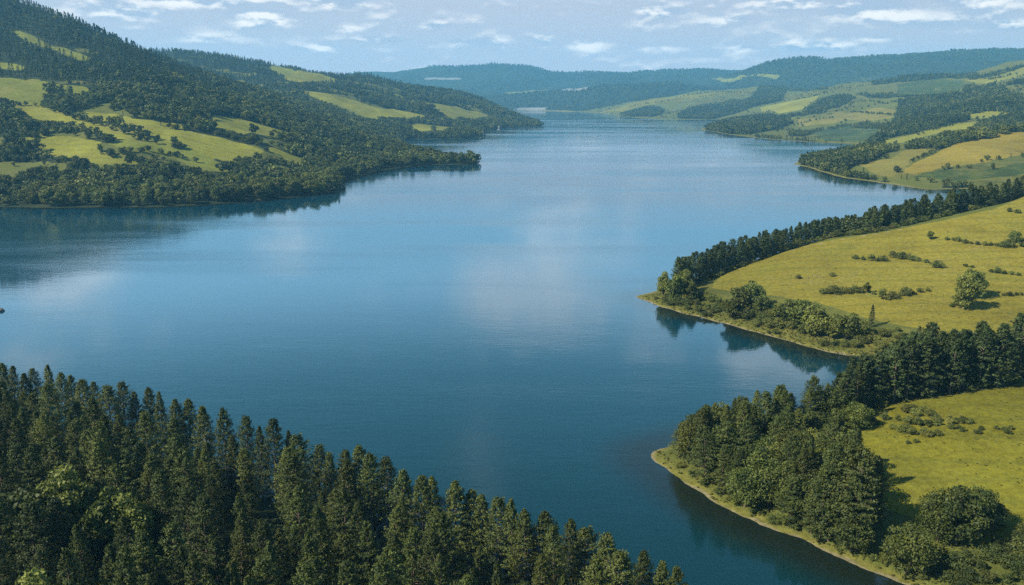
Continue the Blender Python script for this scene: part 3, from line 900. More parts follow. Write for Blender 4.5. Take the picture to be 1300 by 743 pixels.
# ---- first point: pines, leafy trees, bushes --------------------------
P1 = 'pines on the nearest wooded point'
pts1 = [(838, 591), (850, 578), (880, 567), (920, 559), (960, 554), (1000, 551), (1050, 536), (1098, 512), (1110, 517), (1070, 541), (1030, 552), (1010, 575), (1020, 600), (1050, 590), (1078, 604), (1098, 640), (1108, 680), (1094, 698), (1060, 692), (1028, 680), (990, 666), (940, 646), (900, 624), (868, 606), (846, 592)]
X, Y = scatter(gpoly(pts1), 4.5, lake_margin=2.2)
tops1 = sorted([(838, 560), (843, 556), (866, 534), (882, 521), (905, 512), (925, 508), (948, 498), (970, 492), (998, 479), (1020, 484), (1030, 482), (1044, 459), (1070, 455), (1100, 440), (1120, 430)])
cnt = 0
for x, y in zip(X, Y):
    h = random.uniform(10.5, 16.0)
    g = float(height(x, y)); px, py = project(x, y, g + h)
    lim = np.interp(px, [t[0] for t in tops1], [t[1] for t in tops1])
    while py < lim and h > 6:
        h -= .4; px, py = project(x, y, g + h)
    sdl = float(lookup(SD, x, y))
    bx, by = project(x, y, g)
    if bx < 900:
        lab = 'pine near the outer end of the nearest wooded point'
    elif sdl < 9 and by > 600:
        lab = 'pine standing in the front row above the grassy strand of the nearest point'
    elif bx > 1040 and by > 600:
        lab = 'tall pine throwing a long black shadow on the olive meadow'
    elif by < 560:
        lab = 'pine in the back row of the nearest point, tip against the cove'
    else:
        lab = 'dark pine in the middle of the grove on the nearest point'
    if random.random() < .36:
        bl = lab.replace('pine ', 'leafy round-crowned tree ', 1) if lab.startswith('pine') else ('leafy round-crowned tree among the tall pines by the olive meadow' if lab.startswith('tall') else 'leafy round-crowned tree in the middle of the grove on the nearest point')
        tree('broadleaf_tree', NEARB, x, y, min(h, 13) * .9, bl, 'leafy trees of the nearest wooded point', 11.0, wide=random.uniform(.8, 1.05))
        continue
    tree('pine_tree', PINES, x, y, h, lab, P1, 18.0, wide=random.uniform(.85, 1.2)); cnt += 1
for px, py, h in [(1062, 566, 21), (1078, 560, 22), (1096, 572, 21), (1090, 600, 17), (1050, 590, 17)]:
    x, y = top_on(px, py, h)
    tree('pine_tree', PINES, x, y, h, 'tall pine throwing a long black shadow on the olive meadow', P1, 18.0, wide=random.uniform(1.0, 1.2)); cnt += 1
print('point pines', cnt)
# spruce belt between the first and second point
BELT = 'tall conifers between the two meadows'
X, Y = scatter(gpoly([(1052, 532), (1098, 512), (1128, 492), (1180, 484), (1240, 474), (1330, 458), (1400, 450), (1400, 470), (1330, 480), (1298, 486), (1234, 498), (1189, 503), (1143, 510), (1104, 517), (1070, 538)]), 4.1, lake_margin=2.5)
tb = sorted([(1044, 459), (1070, 455), (1090, 450), (1110, 446), (1125, 432), (1150, 424), (1180, 414), (1215, 410), (1240, 402), (1262, 394), (1290, 388), (1330, 375)])
cnt = 0
for x, y in zip(X, Y):
    h = random.uniform(12.5, 20); g = float(height(x, y)); px, py = project(x, y, g + h)
    if px > 1345:
        continue
    lim = np.interp(px, [t[0] for t in tb], [t[1] for t in tb]) + random.uniform(-3, 10)
    while py < lim and h > 7:
        h -= .4; px, py = project(x, y, g + h)
    lab = 'tall dark conifer at the right-hand end of the belt between the two meadows' if px > 1230 else ('dark conifer in the belt between the cove and the olive meadow' if px < 1130 else 'dark conifer in the middle of the belt between the two meadows')
    tree('spruce_tree', SPRUCES, x, y, h, lab, BELT, 15.0, wide=random.uniform(1.05, 1.55)); cnt += 1
print('belt', cnt)

# leafy trees set one by one: px, base py, height px, width factor, prototype set, label
SINGLES = [
    (1222, 392, 45, .8, BROADS, 'leaning dark leafy tree, lower of the pair alone on the straw meadow'),
    (1236, 378, 36, .85, BROADS, 'dark leafy tree, upper of the pair alone on the straw meadow'),
    (856, 384, 36, .8, BROADS, 'dense dark leafy tree near the tip of the meadow point'),
    (842, 376, 30, .7, BRIGHTS, 'pale leafy tree furthest out on the meadow point'),
    (866, 372, 30, .8, BROADS, 'leafy tree behind the dense dark one on the meadow point'),
    (878, 384, 25, .8, BROADS, 'round leafy tree with a shadow on grass near the meadow point tip'),
    (938, 400, 38, 1.0, BROADS, 'large spreading dark tree at the left foot of the straw meadow'),
    (954, 392, 36, .9, BROADS, 'tallest dark leafy tree at the left foot of the straw meadow'),
    (928, 404, 26, .9, BROADS, 'leafy tree at the water side of the spreading dark tree'),
    (966, 398, 26, .9, BROADS, 'leafy tree right of the tallest dark one at the meadow foot'),
    (1000, 410, 30, 1.1, BROADS, 'leafy tree in the thicket below the straw meadow, left end'),
    (1018, 414, 36, 1.1, BROADS, 'broad leafy tree in the middle of the thicket below the straw meadow'),
    (985, 408, 24, 1.1, BROADS, 'low leafy tree at the left fringe of the thicket below the straw meadow'),
    (1038, 426, 38, 1.0, BROADS, 'pale rounded leafy tree in the thicket above the strand'),
    (1074, 430, 34, 1.0, BROADS, 'dark rounded leafy tree right of the pale one above the strand'),
    (1055, 430, 24, 1.0, BROADS, 'smaller leafy tree between the pale and the dark rounded trees'),
    (1092, 428, 24, 1.0, BROADS, 'leafy tree at the right end of the thicket above the strand'),
    (1105, 416, 29, .95, SPRUCES, 'slender pale conical tree standing above the thicket'),
    (1165, 438, 24, .95, SPRUCES, 'small dark conical tree in front of the conifer belt'),
    (1120, 380, 15, .9, BROADS, 'dark bushy tree in the middle of the meadow hedge line'),
    (1101, 372, 14, .9, BROADS, 'small leafy tree in the left part of the meadow hedge line'),
    (1288, 308, 16, .9, BROADS, 'dark leafy tree by the hedge at the right edge of the straw meadow'),
    (1296, 313, 13, 1.1, BROADS, 'leafy tree crowding the hedge end at the right edge of the straw meadow'),
    (1181, 304, 12, 1.1, BROADS, 'lone round tree in the upper straw meadow with pale ground beside'),
    (1214, 690, 68, 1.0, BROADS, 'biggest dark leafy tree on the olive meadow near the strand'),
    (1190, 686, 56, .9, BROADS, 'leafy tree joined to the left of the biggest one on the olive meadow'),
    (1238, 676, 56, .85, BROADS, 'leafy tree joined to the right of the biggest one on the olive meadow'),
    (1262, 668, 30, 1.1, BROADS, 'small leafy tree with a long shadow right of the big clump'),
    (1150, 728, 58, 1.0, BROADS, 'round leafy tree at the strand with a black shadow beside'),
    (1086, 700, 40, 1.1, BROADS, 'round leafy tree at the foot of the tall pines by the strand'),
    (1020, 556, 36, 1.0, BROADS, 'leafy tree with rounded clumps at the back of the nearest point grove'),
    (1042, 560, 34, 1.0, BROADS, 'leafy tree at the meadow side of the nearest point grove, upper'),
    (1002, 575, 34, 1.0, BROADS, 'leafy tree amid pines in the nearest point grove'),
    (1034, 592, 44, 1.0, BROADS, 'broad leafy tree beside the olive meadow in the nearest point grove'),
    (1008, 610, 46, 1.0, BROADS, 'broad leafy tree in the middle of the nearest point grove'),
    (984, 632, 46, .95, BROADS, 'leafy tree toward the strand in the nearest point grove'),
    (1050, 575, 30, 1.0, BROADS, 'low leafy tree under the meadow side of the nearest point grove'),
    (1084, 545, 34, 1.1, BROADS, 'spreading bushy tree with a shadow, left corner of the olive meadow'),
    (1139, 219, 9, 1.1, BROADS, 'single round tree in the ochre field on the third point'),
    (1260, 215, 9, .8, BROADS, 'single dark tree between the amber and dark green fields'),
    (1203, 214, 8, 1.0, BROADS, 'dark tree at the left end of the row above the dark green field'),
]
for px, py, hp, w, pr, lab in SINGLES:
    x, y = on_ground(px, py); x, y = float(x[0]), float(y[0])
    g = float(height(x, y))
    dist = math.hypot(y * cp - (g - HC) * sp, 0)
    h = hp * dist / F / math.cos(math.atan2(HC - g, y)) * 1.0
    pr = NEARB if pr is BROADS and y < 260 else pr
    kind = 'spruce_tree' if pr is SPRUCES else 'broadleaf_tree'
    tree(kind, pr, x, y, h, lab, None, 15.0 if pr is SPRUCES else 11.0, wide=w * (1.0 if pr is SPRUCES else 1.05))

# ---- bushes -------------------------------------------------------------
BL = [  # hedge lines: list of points px, py, width px ; label, group
    ('bush in the short upper hedge on the straw meadow', 'bushes of the upper meadow hedge', [(1086, 329, 8), (1095, 330, 8), (1106, 331, 12), (1113, 332, 9), (1120, 332, 9), (1134, 327, 15), (1145, 329, 11), (1153, 330, 11), (1160, 331, 10), (1166, 332, 11), (1176, 334, 9), (1190, 340, 11)]),
    ('bush in the long hedge at the top right of the straw meadow', 'bushes of the far meadow hedge', [(1202, 305, 6), (1210, 306, 7), (1216, 307, 9), (1225, 309, 7), (1233, 310, 6), (1241, 311, 7), (1250, 312, 8), (1258, 312, 7), (1266, 313, 8), (1274, 314, 12), (1281, 314, 12)]),
    ('low bush in the thin hedge right of the tree pair', 'bushes of the thin hedge', [(1226, 339, 8), (1234, 340, 7), (1258, 346, 10), (1266, 347, 12), (1274, 348, 9), (1284, 349, 7), (1293, 350, 6)]),
    ('bush in the middle hedge line of the straw meadow', 'bushes of the middle meadow hedge', [(1043, 373, 9), (1050, 373, 11), (1059, 373, 13), (1067, 372, 13), (1076, 373, 10), (1084, 372, 12), (1092, 372, 11), (1109, 374, 10), (1126, 381, 12), (1134, 379, 11), (1143, 376, 12), (1151, 375, 12), (1160, 374, 9), (1168, 371, 8), (1178, 370, 8)]),
    ('small bush alone at the right edge of the straw meadow', 'bushes at the right of the meadow', [(1274, 376, 8), (1281, 376, 11), (1290, 375, 6), (1297, 375, 8), (1281, 269, 9), (1291, 271, 8), (1208, 390, 9), (1213, 388, 8)]),
    ('bush at the foot of the dark leafy trees below the meadow', 'bushes below the meadow', [(892, 380, 16), (903, 382, 14), (912, 384, 14), (921, 389, 14), (945, 405, 16), (957, 402, 15), (974, 398, 13), (980, 404, 16), (968, 408, 15), (990, 415, 16), (1005, 418, 16), (1020, 424, 16), (1048, 436, 15), (1060, 438, 14), (1030, 427, 14), (1100, 436, 15), (1112, 434, 14), (1122, 428, 14), (1110, 424, 12), (1132, 426, 12), (1142, 430, 14), (975, 416, 14), (960, 414, 12), (905, 398, 12), (895, 402, 12), (985, 424, 11), (1086, 440, 15), (1072, 440, 14), (1118, 443, 13), (1130, 440, 14), (1150, 436, 12), (1160, 432, 12)]),
    ('bush in the scrub patch on the olive meadow', 'bushes of the scrub patch', [(1150, 524, 14), (1160, 528, 16), (1171, 524, 14), (1182, 529, 17), (1140, 534, 15), (1152, 538, 16), (1165, 540, 17), (1178, 541, 17), (1190, 540, 15), (1132, 545, 12), (1146, 549, 14), (1158, 552, 13), (1172, 552, 13), (1205, 534, 13), (1213, 536, 14), (1222, 537, 14), (1231, 538, 12), (1208, 545, 11), (1222, 548, 10), (1240, 551, 9), (1163, 562, 10), (1150, 520, 9), (1190, 553, 10), (1265, 545, 9), (1274, 547, 9), (1283, 545, 11), (1245, 546, 8)]),
    ('bush in the thick scrub of the bottom right corner', 'bushes of the bottom right scrub', [(1195, 712, 20), (1210, 722, 26), (1228, 715, 24), (1245, 725, 28), (1262, 712, 26), (1280, 722, 30), (1296, 708, 28), (1230, 736, 28), (1255, 740, 30), (1280, 742, 30), (1205, 740, 24), (1300, 735, 28), (1270, 696, 22), (1290, 690, 24), (1308, 720, 26), (1300, 680, 20), (1218, 744, 22), (1185, 728, 18), (1310, 700, 24)]),
    ('bush at the foot of the conifer belt beside the olive meadow', 'bushes along the conifer belt', [(1230, 497, 14), (1240, 494, 16), (1252, 491, 16), (1264, 488, 15), (1276, 487, 15), (1288, 485, 15), (1180, 505, 11), (1150, 511, 10), (1120, 517, 12), (1098, 520, 14), (1110, 540, 16), (1076, 528, 15), (1098, 534, 18), (1070, 548, 14)]),
    ('low bush on the grassy strand of the nearest point', 'bushes of the near strand', [(862, 594, 11), (878, 604, 12), (894, 616, 12), (912, 627, 14), (935, 640, 13), (955, 652, 13), (982, 664, 14), (1010, 672, 14), (1040, 684, 15), (1062, 690, 16), (1108, 712, 15), (1122, 716, 15), (1170, 736, 18), (1065, 700, 10), (1000, 668, 12), (925, 636, 10)]),
    ('low bush on the grass at the tip of the meadow point', 'bushes of the meadow point tip', [(846, 383, 12), (858, 387, 12), (870, 388, 12), (884, 389, 13), (872, 393, 12), (886, 396, 13), (899, 394, 13), (911, 392, 12), (924, 397, 13), (832, 380, 9), (850, 388, 9)]),
]
nb_ = 0
for lab, grp, pts in BL:
    for px, py, wp in pts:
        x, y = on_ground(px, py); x, y = float(x[0]), float(y[0])
        g = float(height(x, y)); f = y * cp - (g - HC) * sp
        if float(lookup(SD, x, y)) < .8:
            continue
        wdt = wp * f / F
        if 'below the meadow' in lab or ('scrub patch' in lab and nb_ % 2):
            tree('bush', BUSHES, x + random.uniform(-3, 3), y + random.uniform(-2.5, 3.5), wdt * random.uniform(.5, .8), lab, grp, 3.0, wide=random.uniform(.9, 1.2), parts=False, cat='bush', sink=.1)
        tree('bush', BUSHES, x, y, wdt * random.uniform(.6, .85), lab, grp, 3.0, wide=random.uniform(.85, 1.1), parts=False, cat='bush', sink=.1); nb_ += 1
for px, py, wp, lab in [(1056, 351, 5, 'tiny sapling alone in the middle of the straw meadow'), (1013, 354, 6, 'tiny dark bush alone in the left part of the straw meadow')]:
    x, y = on_ground(px, py)
    tree('bush', BUSHES, float(x[0]), float(y[0]), wp * .42, lab, None, 3.0, parts=False, cat='bush', sink=.1)
print('bushes', nb_)

# ---- spruce strip along the back of the second point --------------------
STRIP = 'conifers of the strip behind the straw meadow'
strip = [(858, 370, 1.5), (880, 360, 2), (905, 351, 3.2), (921, 344, 4.6), (960, 330, 7.6), (1000, 317, 10.8), (1051, 304, 14), (1102, 296.5, 17.5), (1161, 284.5, 21), (1217, 273.5, 24.5), (1268, 261.5, 28), (1300, 250.5, 30.5), (1340, 239, 33)]
fx, fy = W([p[0] for p in strip], [p[1] for p in strip], np.array([p[2] for p in strip]))
poly = [(a, b - 2) for a, b in zip(fx, fy)] + [(a * 1.0 + 4 + 7 * k, b + 26 + 3.2 * k) for k, (a, b) in list(enumerate(zip(fx, fy)))[::-1]]
X, Y = scatter(poly, 4.7, lake_margin=3)
ts = [(840, 345), (862, 325), (890, 306), (915, 300), (950, 295), (1000, 287), (1051, 275), (1090, 274), (1110, 261), (1138, 259), (1153, 249), (1200, 240), (1250, 230), (1300, 221), (1340, 212)]
tops = []
cand = []
for x, y in zip(X, Y):
    h = random.uniform(10.5, 15.5); g = float(height(x, y)); px, py = project(x, y, g + h)
    lim = np.interp(px, [t[0] for t in ts], [t[1] for t in ts]) + random.uniform(-2, 5)
    while py < lim and h > 5:
        h -= .3; px, py = project(x, y, g + h)
    if px > 1330:
        continue
    cand.append((x, y, h, px, py))
cand.sort(key=lambda q: q[1] / q[2])
back_rows = cand[205:]; cand = cand[:205]
for x, y, h, px, py in cand:
    lab = 'conifer at the lakeward end of the strip behind the straw meadow' if px < 950 else ('conifer in the middle of the strip behind the straw meadow' if px < 1120 else 'conifer in the tall right-hand part of the strip behind the straw meadow')
    tree('spruce_tree', SPRUCES, x, y, h, lab, STRIP, 15.0, wide=random.uniform(1.1, 1.5), parts=False)
eg = [(p[0], p[1] + 1.5, p[2]) for p in strip]
ex_, ey_, ez_ = (np.array(q, float) for q in zip(*eg))
ux = np.arange(862, 1306, 6.5)
for u in ux:
    x, y = W(u + random.uniform(-2, 2), np.interp(u, ex_, ey_), np.interp(u, ex_, ez_)); x, y = float(x), float(y)
    if float(lookup(SD, x, y)) < 2:
        continue
    tree('bush', BUSHES, x + random.uniform(-1, 1), y + random.uniform(0, 4), random.uniform(2.2, 4.2), 'bush along the field edge under the conifer strip', 'bushes under the conifer strip', 3.0, wide=random.uniform(.9, 1.2), parts=False, cat='bush', sink=.2)
print('strip', len(cand), round(time.time() - T0, 1))

def clear_fields(X, Y, Z, Hh):
    keep = np.ones(X.size, bool); Hh = Hh.copy()
    for it in range(3):
        px, py = project(X, Y, Z + Hh * .93)
        ins = np.zeros(X.size, bool)
        for tone, pts in FIELDS:
            P = np.array(pts)
            q = (px > P[:, 0].min()) & (px < P[:, 0].max()) & (py > P[:, 1].min()) & (py < P[:, 1].max())
            if q.any():
                d = np.full(X.size, -1.0); d[q] = poly_sd(px[q], py[q], P); ins |= d > .3
        if it < 2:
            Hh = np.where(ins, Hh * .6, Hh)
        else:
            keep = ~ins
    return keep, Hh


# ---- left bank woodland --------------------------------------------------
cands = []
for y0, y1, s, hh in [(640, 1000, 8.6, (9, 15)), (1000, 1400, 9.4, (9, 14.5)), (1400, 2000, 10.5, (9, 14)), (2000, 3600, 13.5, (9, 14))]:
    xl = -.72 * y1; xr = .08 * y1
    X, Y = scatter([(xl, y0), (xr, y0), (xr, y1), (xl, y1)], s, lake_margin=3)
    Z = height(X, Y)
    Hh = rng.uniform(hh[0], hh[1], X.size)
    px, py = project(X, Y, Z + Hh)
    ok = (px > -50) & (px < 705) & (py > -40)
    ok &= lookup(FS, X, Y) < -.25
    thin = lookup(CLEAR, X, Y)
    ok &= (rng.random(X.size) < np.where(thin > .64, .12, 1.0))
    X, Y, Z, Hh = X[ok], Y[ok], Z[ok], Hh[ok]
    v = seen(X, Y, Z + Hh, 4.0)
    X, Y, Z, Hh = X[v], Y[v], Z[v], Hh[v]
    # the upper slopes are spruce, the lower ones leafy
    con = rng.random(X.size) < np.clip((Z - 70) / 65, .06, .94)
    Hh = Hh * rng.choice([.7, .85, 1, 1.12], X.size)
    Hh = np.where(lookup(CLEAR, X, Y) > .58, Hh * .65, Hh)
    kf, Hh = clear_fields(X, Y, Z, Hh)
    cands.append(np.stack([X, Y, Z, Hh, con], 1)[kf])
cands = np.concatenate(cands)
print('left wood', len(cands))
# the largest leafy trees of the shore are things of their own
isl = (cands[:, 4] == 0) & (cands[:, 1] < 1500)
dist = cands[:, 1] / cands[:, 3] + np.where(isl, 0, 1e6)
d_shore = lookup(SD, cands[:, 0], cands[:, 1])
pxl, pyl = project(cands[:, 0], cands[:, 1], cands[:, 2] + cands[:, 3])
rank = np.argsort(dist + np.where((pxl < 4) | (pxl > 640), 1e5, 0) + np.where(d_shore < 45, -25, 0))
nbl = 215
own = rank[:nbl]
mask = np.ones(len(cands), bool); mask[own] = False
for x, y, z, h, c in cands[own]:
    px, py = project(x, y, z); d = float(lookup(SD, x, y))
    zone = 'far left' if px < 110 else ('left part' if px < 220 else ('middle' if px < 320 else 'right part'))
    lab = 'leafy tree %s the wooded left bank, %s' % ('at the waterline of' if d < 14 else ('just behind the waterline trees of' if d < 32 else 'higher in'), {'far left': 'beside the left edge', 'left part': 'below the lowest fields', 'middle': 'below the long meadow', 'right part': 'toward the small headland'}[zone])
    tree('broadleaf_tree', BROADS, x, y, h, lab, 'leafy trees of the left bank', 11.0, wide=random.uniform(.85, 1.1), parts=False)
for px, py, hp, lab in [(470, 202, 11, 'bright yellow-green tree among dark ones on the left headland'), (478, 201, 11, 'second bright yellow-green tree on the left headland, right of the first'), (538, 207, 10, 'paler green tree near the middle of the left headland')]:
    x, y = on_ground(px, py); x, y = float(x[0]), float(y[0])
    tree('broadleaf_tree', BRIGHTS, x, y, hp * y / F, lab, None, 11.0, parts=False)

# ---- woods that read as one mass ----------------------------------------


def proto_objects(meshes):
    return [bpy.data.objects.new('woodland_form', m) for m in meshes]


PB = proto_objects(FAR_B); PC = proto_objects(FAR_C)


def mass(name, arr, label):
    """one object: points with a crown standing on each (geometry nodes)"""
    arr = np.asarray(arr)
    me = bpy.data.meshes.new(name)
    me.vertices.add(len(arr)); me.vertices.foreach_set('co', np.ascontiguousarray(arr[:, :3] - [0, 0, .2], np.float32).ravel())
    r = np.random.default_rng(len(arr))
    con = arr[:, 4] > 0
    sc = arr[:, 3] / np.where(con, 14.0, 11.0)
    wide = r.uniform(.85, 1.2, len(arr))
    for nm, ty, vals in (('size', 'FLOAT_VECTOR', np.stack([sc * wide, sc * wide, sc], 1)), ('turn', 'FLOAT_VECTOR', np.stack([r.normal(0, .03, len(arr)), r.normal(0, .03, len(arr)), r.uniform(0, 6.283, len(arr))], 1))):
        a = me.attributes.new(nm, ty, 'POINT'); a.data.foreach_set('vector', np.ascontiguousarray(vals, np.float32).ravel())
    pick = np.where(con, len(PB) + r.integers(0, len(PC), len(arr)), r.integers(0, len(PB), len(arr)))
    a = me.attributes.new('form', 'INT', 'POINT'); a.data.foreach_set('value', pick.astype(np.int32))
    o = link(name, me)
    ng = bpy.data.node_groups.new(name, 'GeometryNodeTree')
    ng.interface.new_socket('Geometry', in_out='INPUT', socket_type='NodeSocketGeometry'); ng.interface.new_socket('Geometry', in_out='OUTPUT', socket_type='NodeSocketGeometry')
    N = ng.nodes; L = ng.links
    gi = N.new('NodeGroupInput'); go = N.new('NodeGroupOutput')
    gti = N.new('GeometryNodeGeometryToInstance')
    for p in reversed(PB + PC):
        oi = N.new('GeometryNodeObjectInfo'); oi.inputs['Object'].default_value = p; oi.inputs['As Instance'].default_value = False
        L.new(oi.outputs['Geometry'], gti.inputs[0])
    ip = N.new('GeometryNodeInstanceOnPoints'); ip.inputs['Pick Instance'].default_value = True
    L.new(gi.outputs[0], ip.inputs['Points']); L.new(gti.outputs[0], ip.inputs['Instance'])
    for nm, ty, sock in (('size', 'FLOAT_VECTOR', 'Scale'), ('turn', 'FLOAT_VECTOR', 'Rotation'), ('form', 'INT', 'Instance Index')):
        na = N.new('GeometryNodeInputNamedAttribute'); na.data_type = ty; na.inputs['Name'].default_value = nm
        L.new(na.outputs['Attribute'], ip.inputs[sock])
    L.new(ip.outputs[0], go.inputs[0])
    md = o.modifiers.new('trees', 'NODES'); md.node_group = ng
    o['kind'] = 'stuff'; o['label'] = label; o['category'] = 'woodland'
    return o


LH = [(5, 7, (5, 8.5), [(52, 131.5), (72, 140), (98, 147.5), (140, 160.5), (182, 173)]), (5, 9, (5, 9), [(122, 150.5), (150, 158), (180, 168), (205, 175.5), (222, 179)]), (5, 10, (5, 9), [(200, 155.5), (240, 163), (270, 166), (305, 173), (335, 180), (366, 184)]),
      (5, 16, (6, 10), [(30, 171), (60, 168), (92, 162), (118, 172), (138, 178)]), (5, 12, (6, 10), [(122, 186), (135, 192), (150, 197)]), (5, 7, (5, 8), [(150, 193), (190, 189), (215, 193), (250, 203)]), (5, 9, (6, 10), [(296, 206), (312, 204), (332, 200), (360, 208), (385, 214)]),
      (5, 6, (4, 7), [(0, 126), (23, 131), (45, 132)]), (5, 6, (4, 7), [(20, 143), (40, 155), (70, 155), (95, 156)]), (5, 7, (5, 8), [(168, 172), (185, 176), (230, 186)]), (6, 7, (5, 8), [(386, 121), (430, 137), (470, 153)]), (5, 6, (5, 8), [(100, 121), (150, 135), (200, 150), (250, 156)])]
LHR = []
for s_, w_, hh, pts in LH:
    P = gpoly(pts, 3.0)
    for a, b in zip(P[:-1], P[1:]):
        m = max(2, int(np.hypot(*(b - a)) * max(1, w_ / s_ * .5) / s_))
        t = rng.random(m); q = a + (b - a) * t[:, None] + rng.normal(0, w_ * .28, (m, 2))
        LHR.append(np.stack([q[:, 0], q[:, 1], height(q[:, 0], q[:, 1]), rng.uniform(hh[0], hh[1], m), rng.random(m) < .1], 1))
rest = np.concatenate([cands[mask]] + LHR)
mass('spruce_rows', [(q[0], q[1], float(height(q[0], q[1])), q[2], 1) for q in back_rows], 'back rows of the conifer strip beyond the straw meadow')
mass('hillside_woodland', rest[rest[:, 1] < 2000], 'dense dark green woodland covering the large hill on the left bank')
mass('far_hillside_woodland', rest[rest[:, 1] >= 2000], 'woodland on the second and third hills of the left bank')
ZN = {}
for (zn, s, hh, _), P in zip(WOODS, woodpolys):
    X, Y = scatter(P, s, lake_margin=2.5)
    Z = height(X, Y); Hh = rng.uniform(hh[0], hh[1], X.size)
    kf, Hh = clear_fields(X, Y, Z, Hh); X, Y, Z, Hh = X[kf], Y[kf], Z[kf], Hh[kf]
    con = rng.random(X.size) < (.55 if zn in 'df' else .35)
    ZN.setdefault(zn, []).append(np.stack([X, Y, Z, Hh, con], 1))
for s, hh, pts in HEDGES:
    P = gpoly(pts)
    zn = 'c' if P[:, 1].mean() < 1500 else ('f' if P[:, 1].mean() < 2800 else 'e')
    for a, b in zip(P[:-1], P[1:]):
        m = max(2, int(np.hypot(*(b - a)) / s))
        t = (np.arange(m) + rng.uniform(-.3, .3, m)) / m
        ok = rng.random(m) < .85
        q = a + (b - a) * t[ok, None] + rng.normal(0, s * .25, (ok.sum(), 2))
        Z = height(q[:, 0], q[:, 1])
        ZN.setdefault(zn, []).append(np.stack([q[:, 0], q[:, 1], Z, rng.uniform(hh[0], hh[1], len(q)), rng.random(len(q)) < .1], 1))
# loose scrub and single trees over the right-hand pastures, far and middle distance
for y0, y1, s, dens in [(950, 1700, 16, .22), (1700, 2700, 22, .22), (2700, 5200, 36, .3)]:
    X, Y = scatter([(.05 * y0, y0), (.7 * y1, y0), (.7 * y1, y1), (.05 * y1, y1)], s, lake_margin=3)
    ok = (lookup(FS, X, Y) < .05) & (lookup(WOODF, X, Y) < .5) & (rng.random(X.size) < dens * 2.6 * np.clip(vnoise(X / 160., Y / 160., 9) * 1.8 - .5, 0, 1))
    X, Y = X[ok], Y[ok]; Z = height(X, Y)
    zn = 'c' if y1 < 1800 else ('f' if y1 < 2800 else 'e')
    ZN.setdefault(zn, []).append(np.stack([X, Y, Z, rng.uniform(3.5, 8.5, X.size), rng.random(X.size) < .1], 1))
for zn, nm, lab in (('c', 'point_woodland', 'mixed woodland and hedges on the third point of the right bank'), ('d', 'shore_woodland', 'dark wooded point and hedges on the far right shore'),
                    ('f', 'slope_woodland', 'dark woods and hedges on the right-hand hillside'), ('e', 'distant_woodland', 'woods and hedges on the farthest green point of the right bank')):
    mass(nm, np.concatenate(ZN[zn]), lab)
# the far ranges carry woods too
X, Y = scatter([(-2200, 5000), (4200, 5000), (4200, 8250), (-2200, 8250)], 34, lake_margin=10)
Z = height(X, Y); px, py = project(X, Y, Z + 14)
ok = (px > 440) & (px < 1320) & (fbm(X / 420., Y / 420., 21, 4) > -.06) & (lookup(FS, X, Y) < 0)
X, Y, Z = X[ok], Y[ok], Z[ok]; v = seen(X, Y, Z + 12, 4.0)
far = np.stack([X[v], Y[v], Z[v], rng.uniform(11, 18, v.sum()), rng.random(v.sum()) < .3], 1)
mass('valley_woodland', far, 'blue-hazed woods at the far end of the lake')
print('masses', len(rest), {k: sum(map(len, v)) for k, v in ZN.items()}, len(far), round(time.time() - T0, 1))

# ---- rough grass: tussocks and reeds nobody could count
TUFT = [broadleaf(700 + i, H=1.0, R=1.0, clumps=5, per=26, size=.22, base=.0, mat=M_TUFT)[0] for i in range(3)]
tp = []
for pts, s_, dn, hh in [([(1063, 530), (1104, 519), (1143, 512), (1189, 505), (1234, 500), (1300, 488), (1400, 470), (1400, 700), (1310, 743), (1170, 743), (1115, 700), (1100, 640), (1080, 590)], 1.5, .5, (.10, .34)),
                        ([(905, 366), (930, 342), (1000, 321), (1102, 300), (1217, 280), (1320, 255), (1340, 425), (1240, 423), (1150, 414), (1105, 405), (1040, 385), (990, 376)], 2.2, .35, (.10, .30)),
                        ([(806, 377), (850, 372), (900, 378), (960, 402), (1060, 432), (1160, 440), (1111, 457), (1050, 447), (960, 422), (860, 396)], 1.3, .75, (.2, .6)),
                        ([(826, 575), (850, 572), (880, 600), (960, 640), (1060, 690), (1180, 720), (1300, 743), (1230, 790), (1143, 741), (1017, 684), (901, 635), (852, 601)], 1.0, .8, (.18, .6))]:
    X, Y = scatter(gpoly(pts), s_, lake_margin=.25)
    q = rng.random(X.size) < dn * np.clip(vnoise(X / 14., Y / 14., 61) * 1.1 + vnoise(X / 55., Y / 40., 62) * .9 - .45, 0.04, 1)
    X, Y = X[q], Y[q]
    tp.append(np.stack([X, Y, height(X, Y) + .15, rng.uniform(hh[0], hh[1], X.size) * 11, np.zeros(X.size)], 1))
PB = proto_objects(TUFT)
mass('grass_tussocks', np.concatenate(tp), 'rough grass tussocks and reeds on the two meadow points'); bpy.data.objects['grass_tussocks']['category'] = 'grass'
print('tufts', sum(map(len, tp)))

# ---- small built things --------------------------------------------------


def box(x0, x1, y0, y1, z0, z1):
    V = np.array([(x, y, z) for z in (z0, z1) for y in (y0, y1) for x in (x0, x1)], float)
    Fq = np.array([(0, 2, 3, 1), (4, 5, 7, 6), (0, 1, 5, 4), (2, 6, 7, 3), (0, 4, 6, 2), (1, 3, 7, 5)])
    return V, Fq


M_WHITE = plain('whitewash', (.8, .79, .76)); M_SLATE = plain('slate', (.12, .12, .13)); M_CONC = plain('pale_concrete', (.72, .72, .7)); M_DARKG = plain('window_glass', (.03, .035, .04), .2); M_ROCK = plain('wet_rock', (.10, .085, .065)); M_DECK = plain('weathered_timber', (.2, .15, .1))


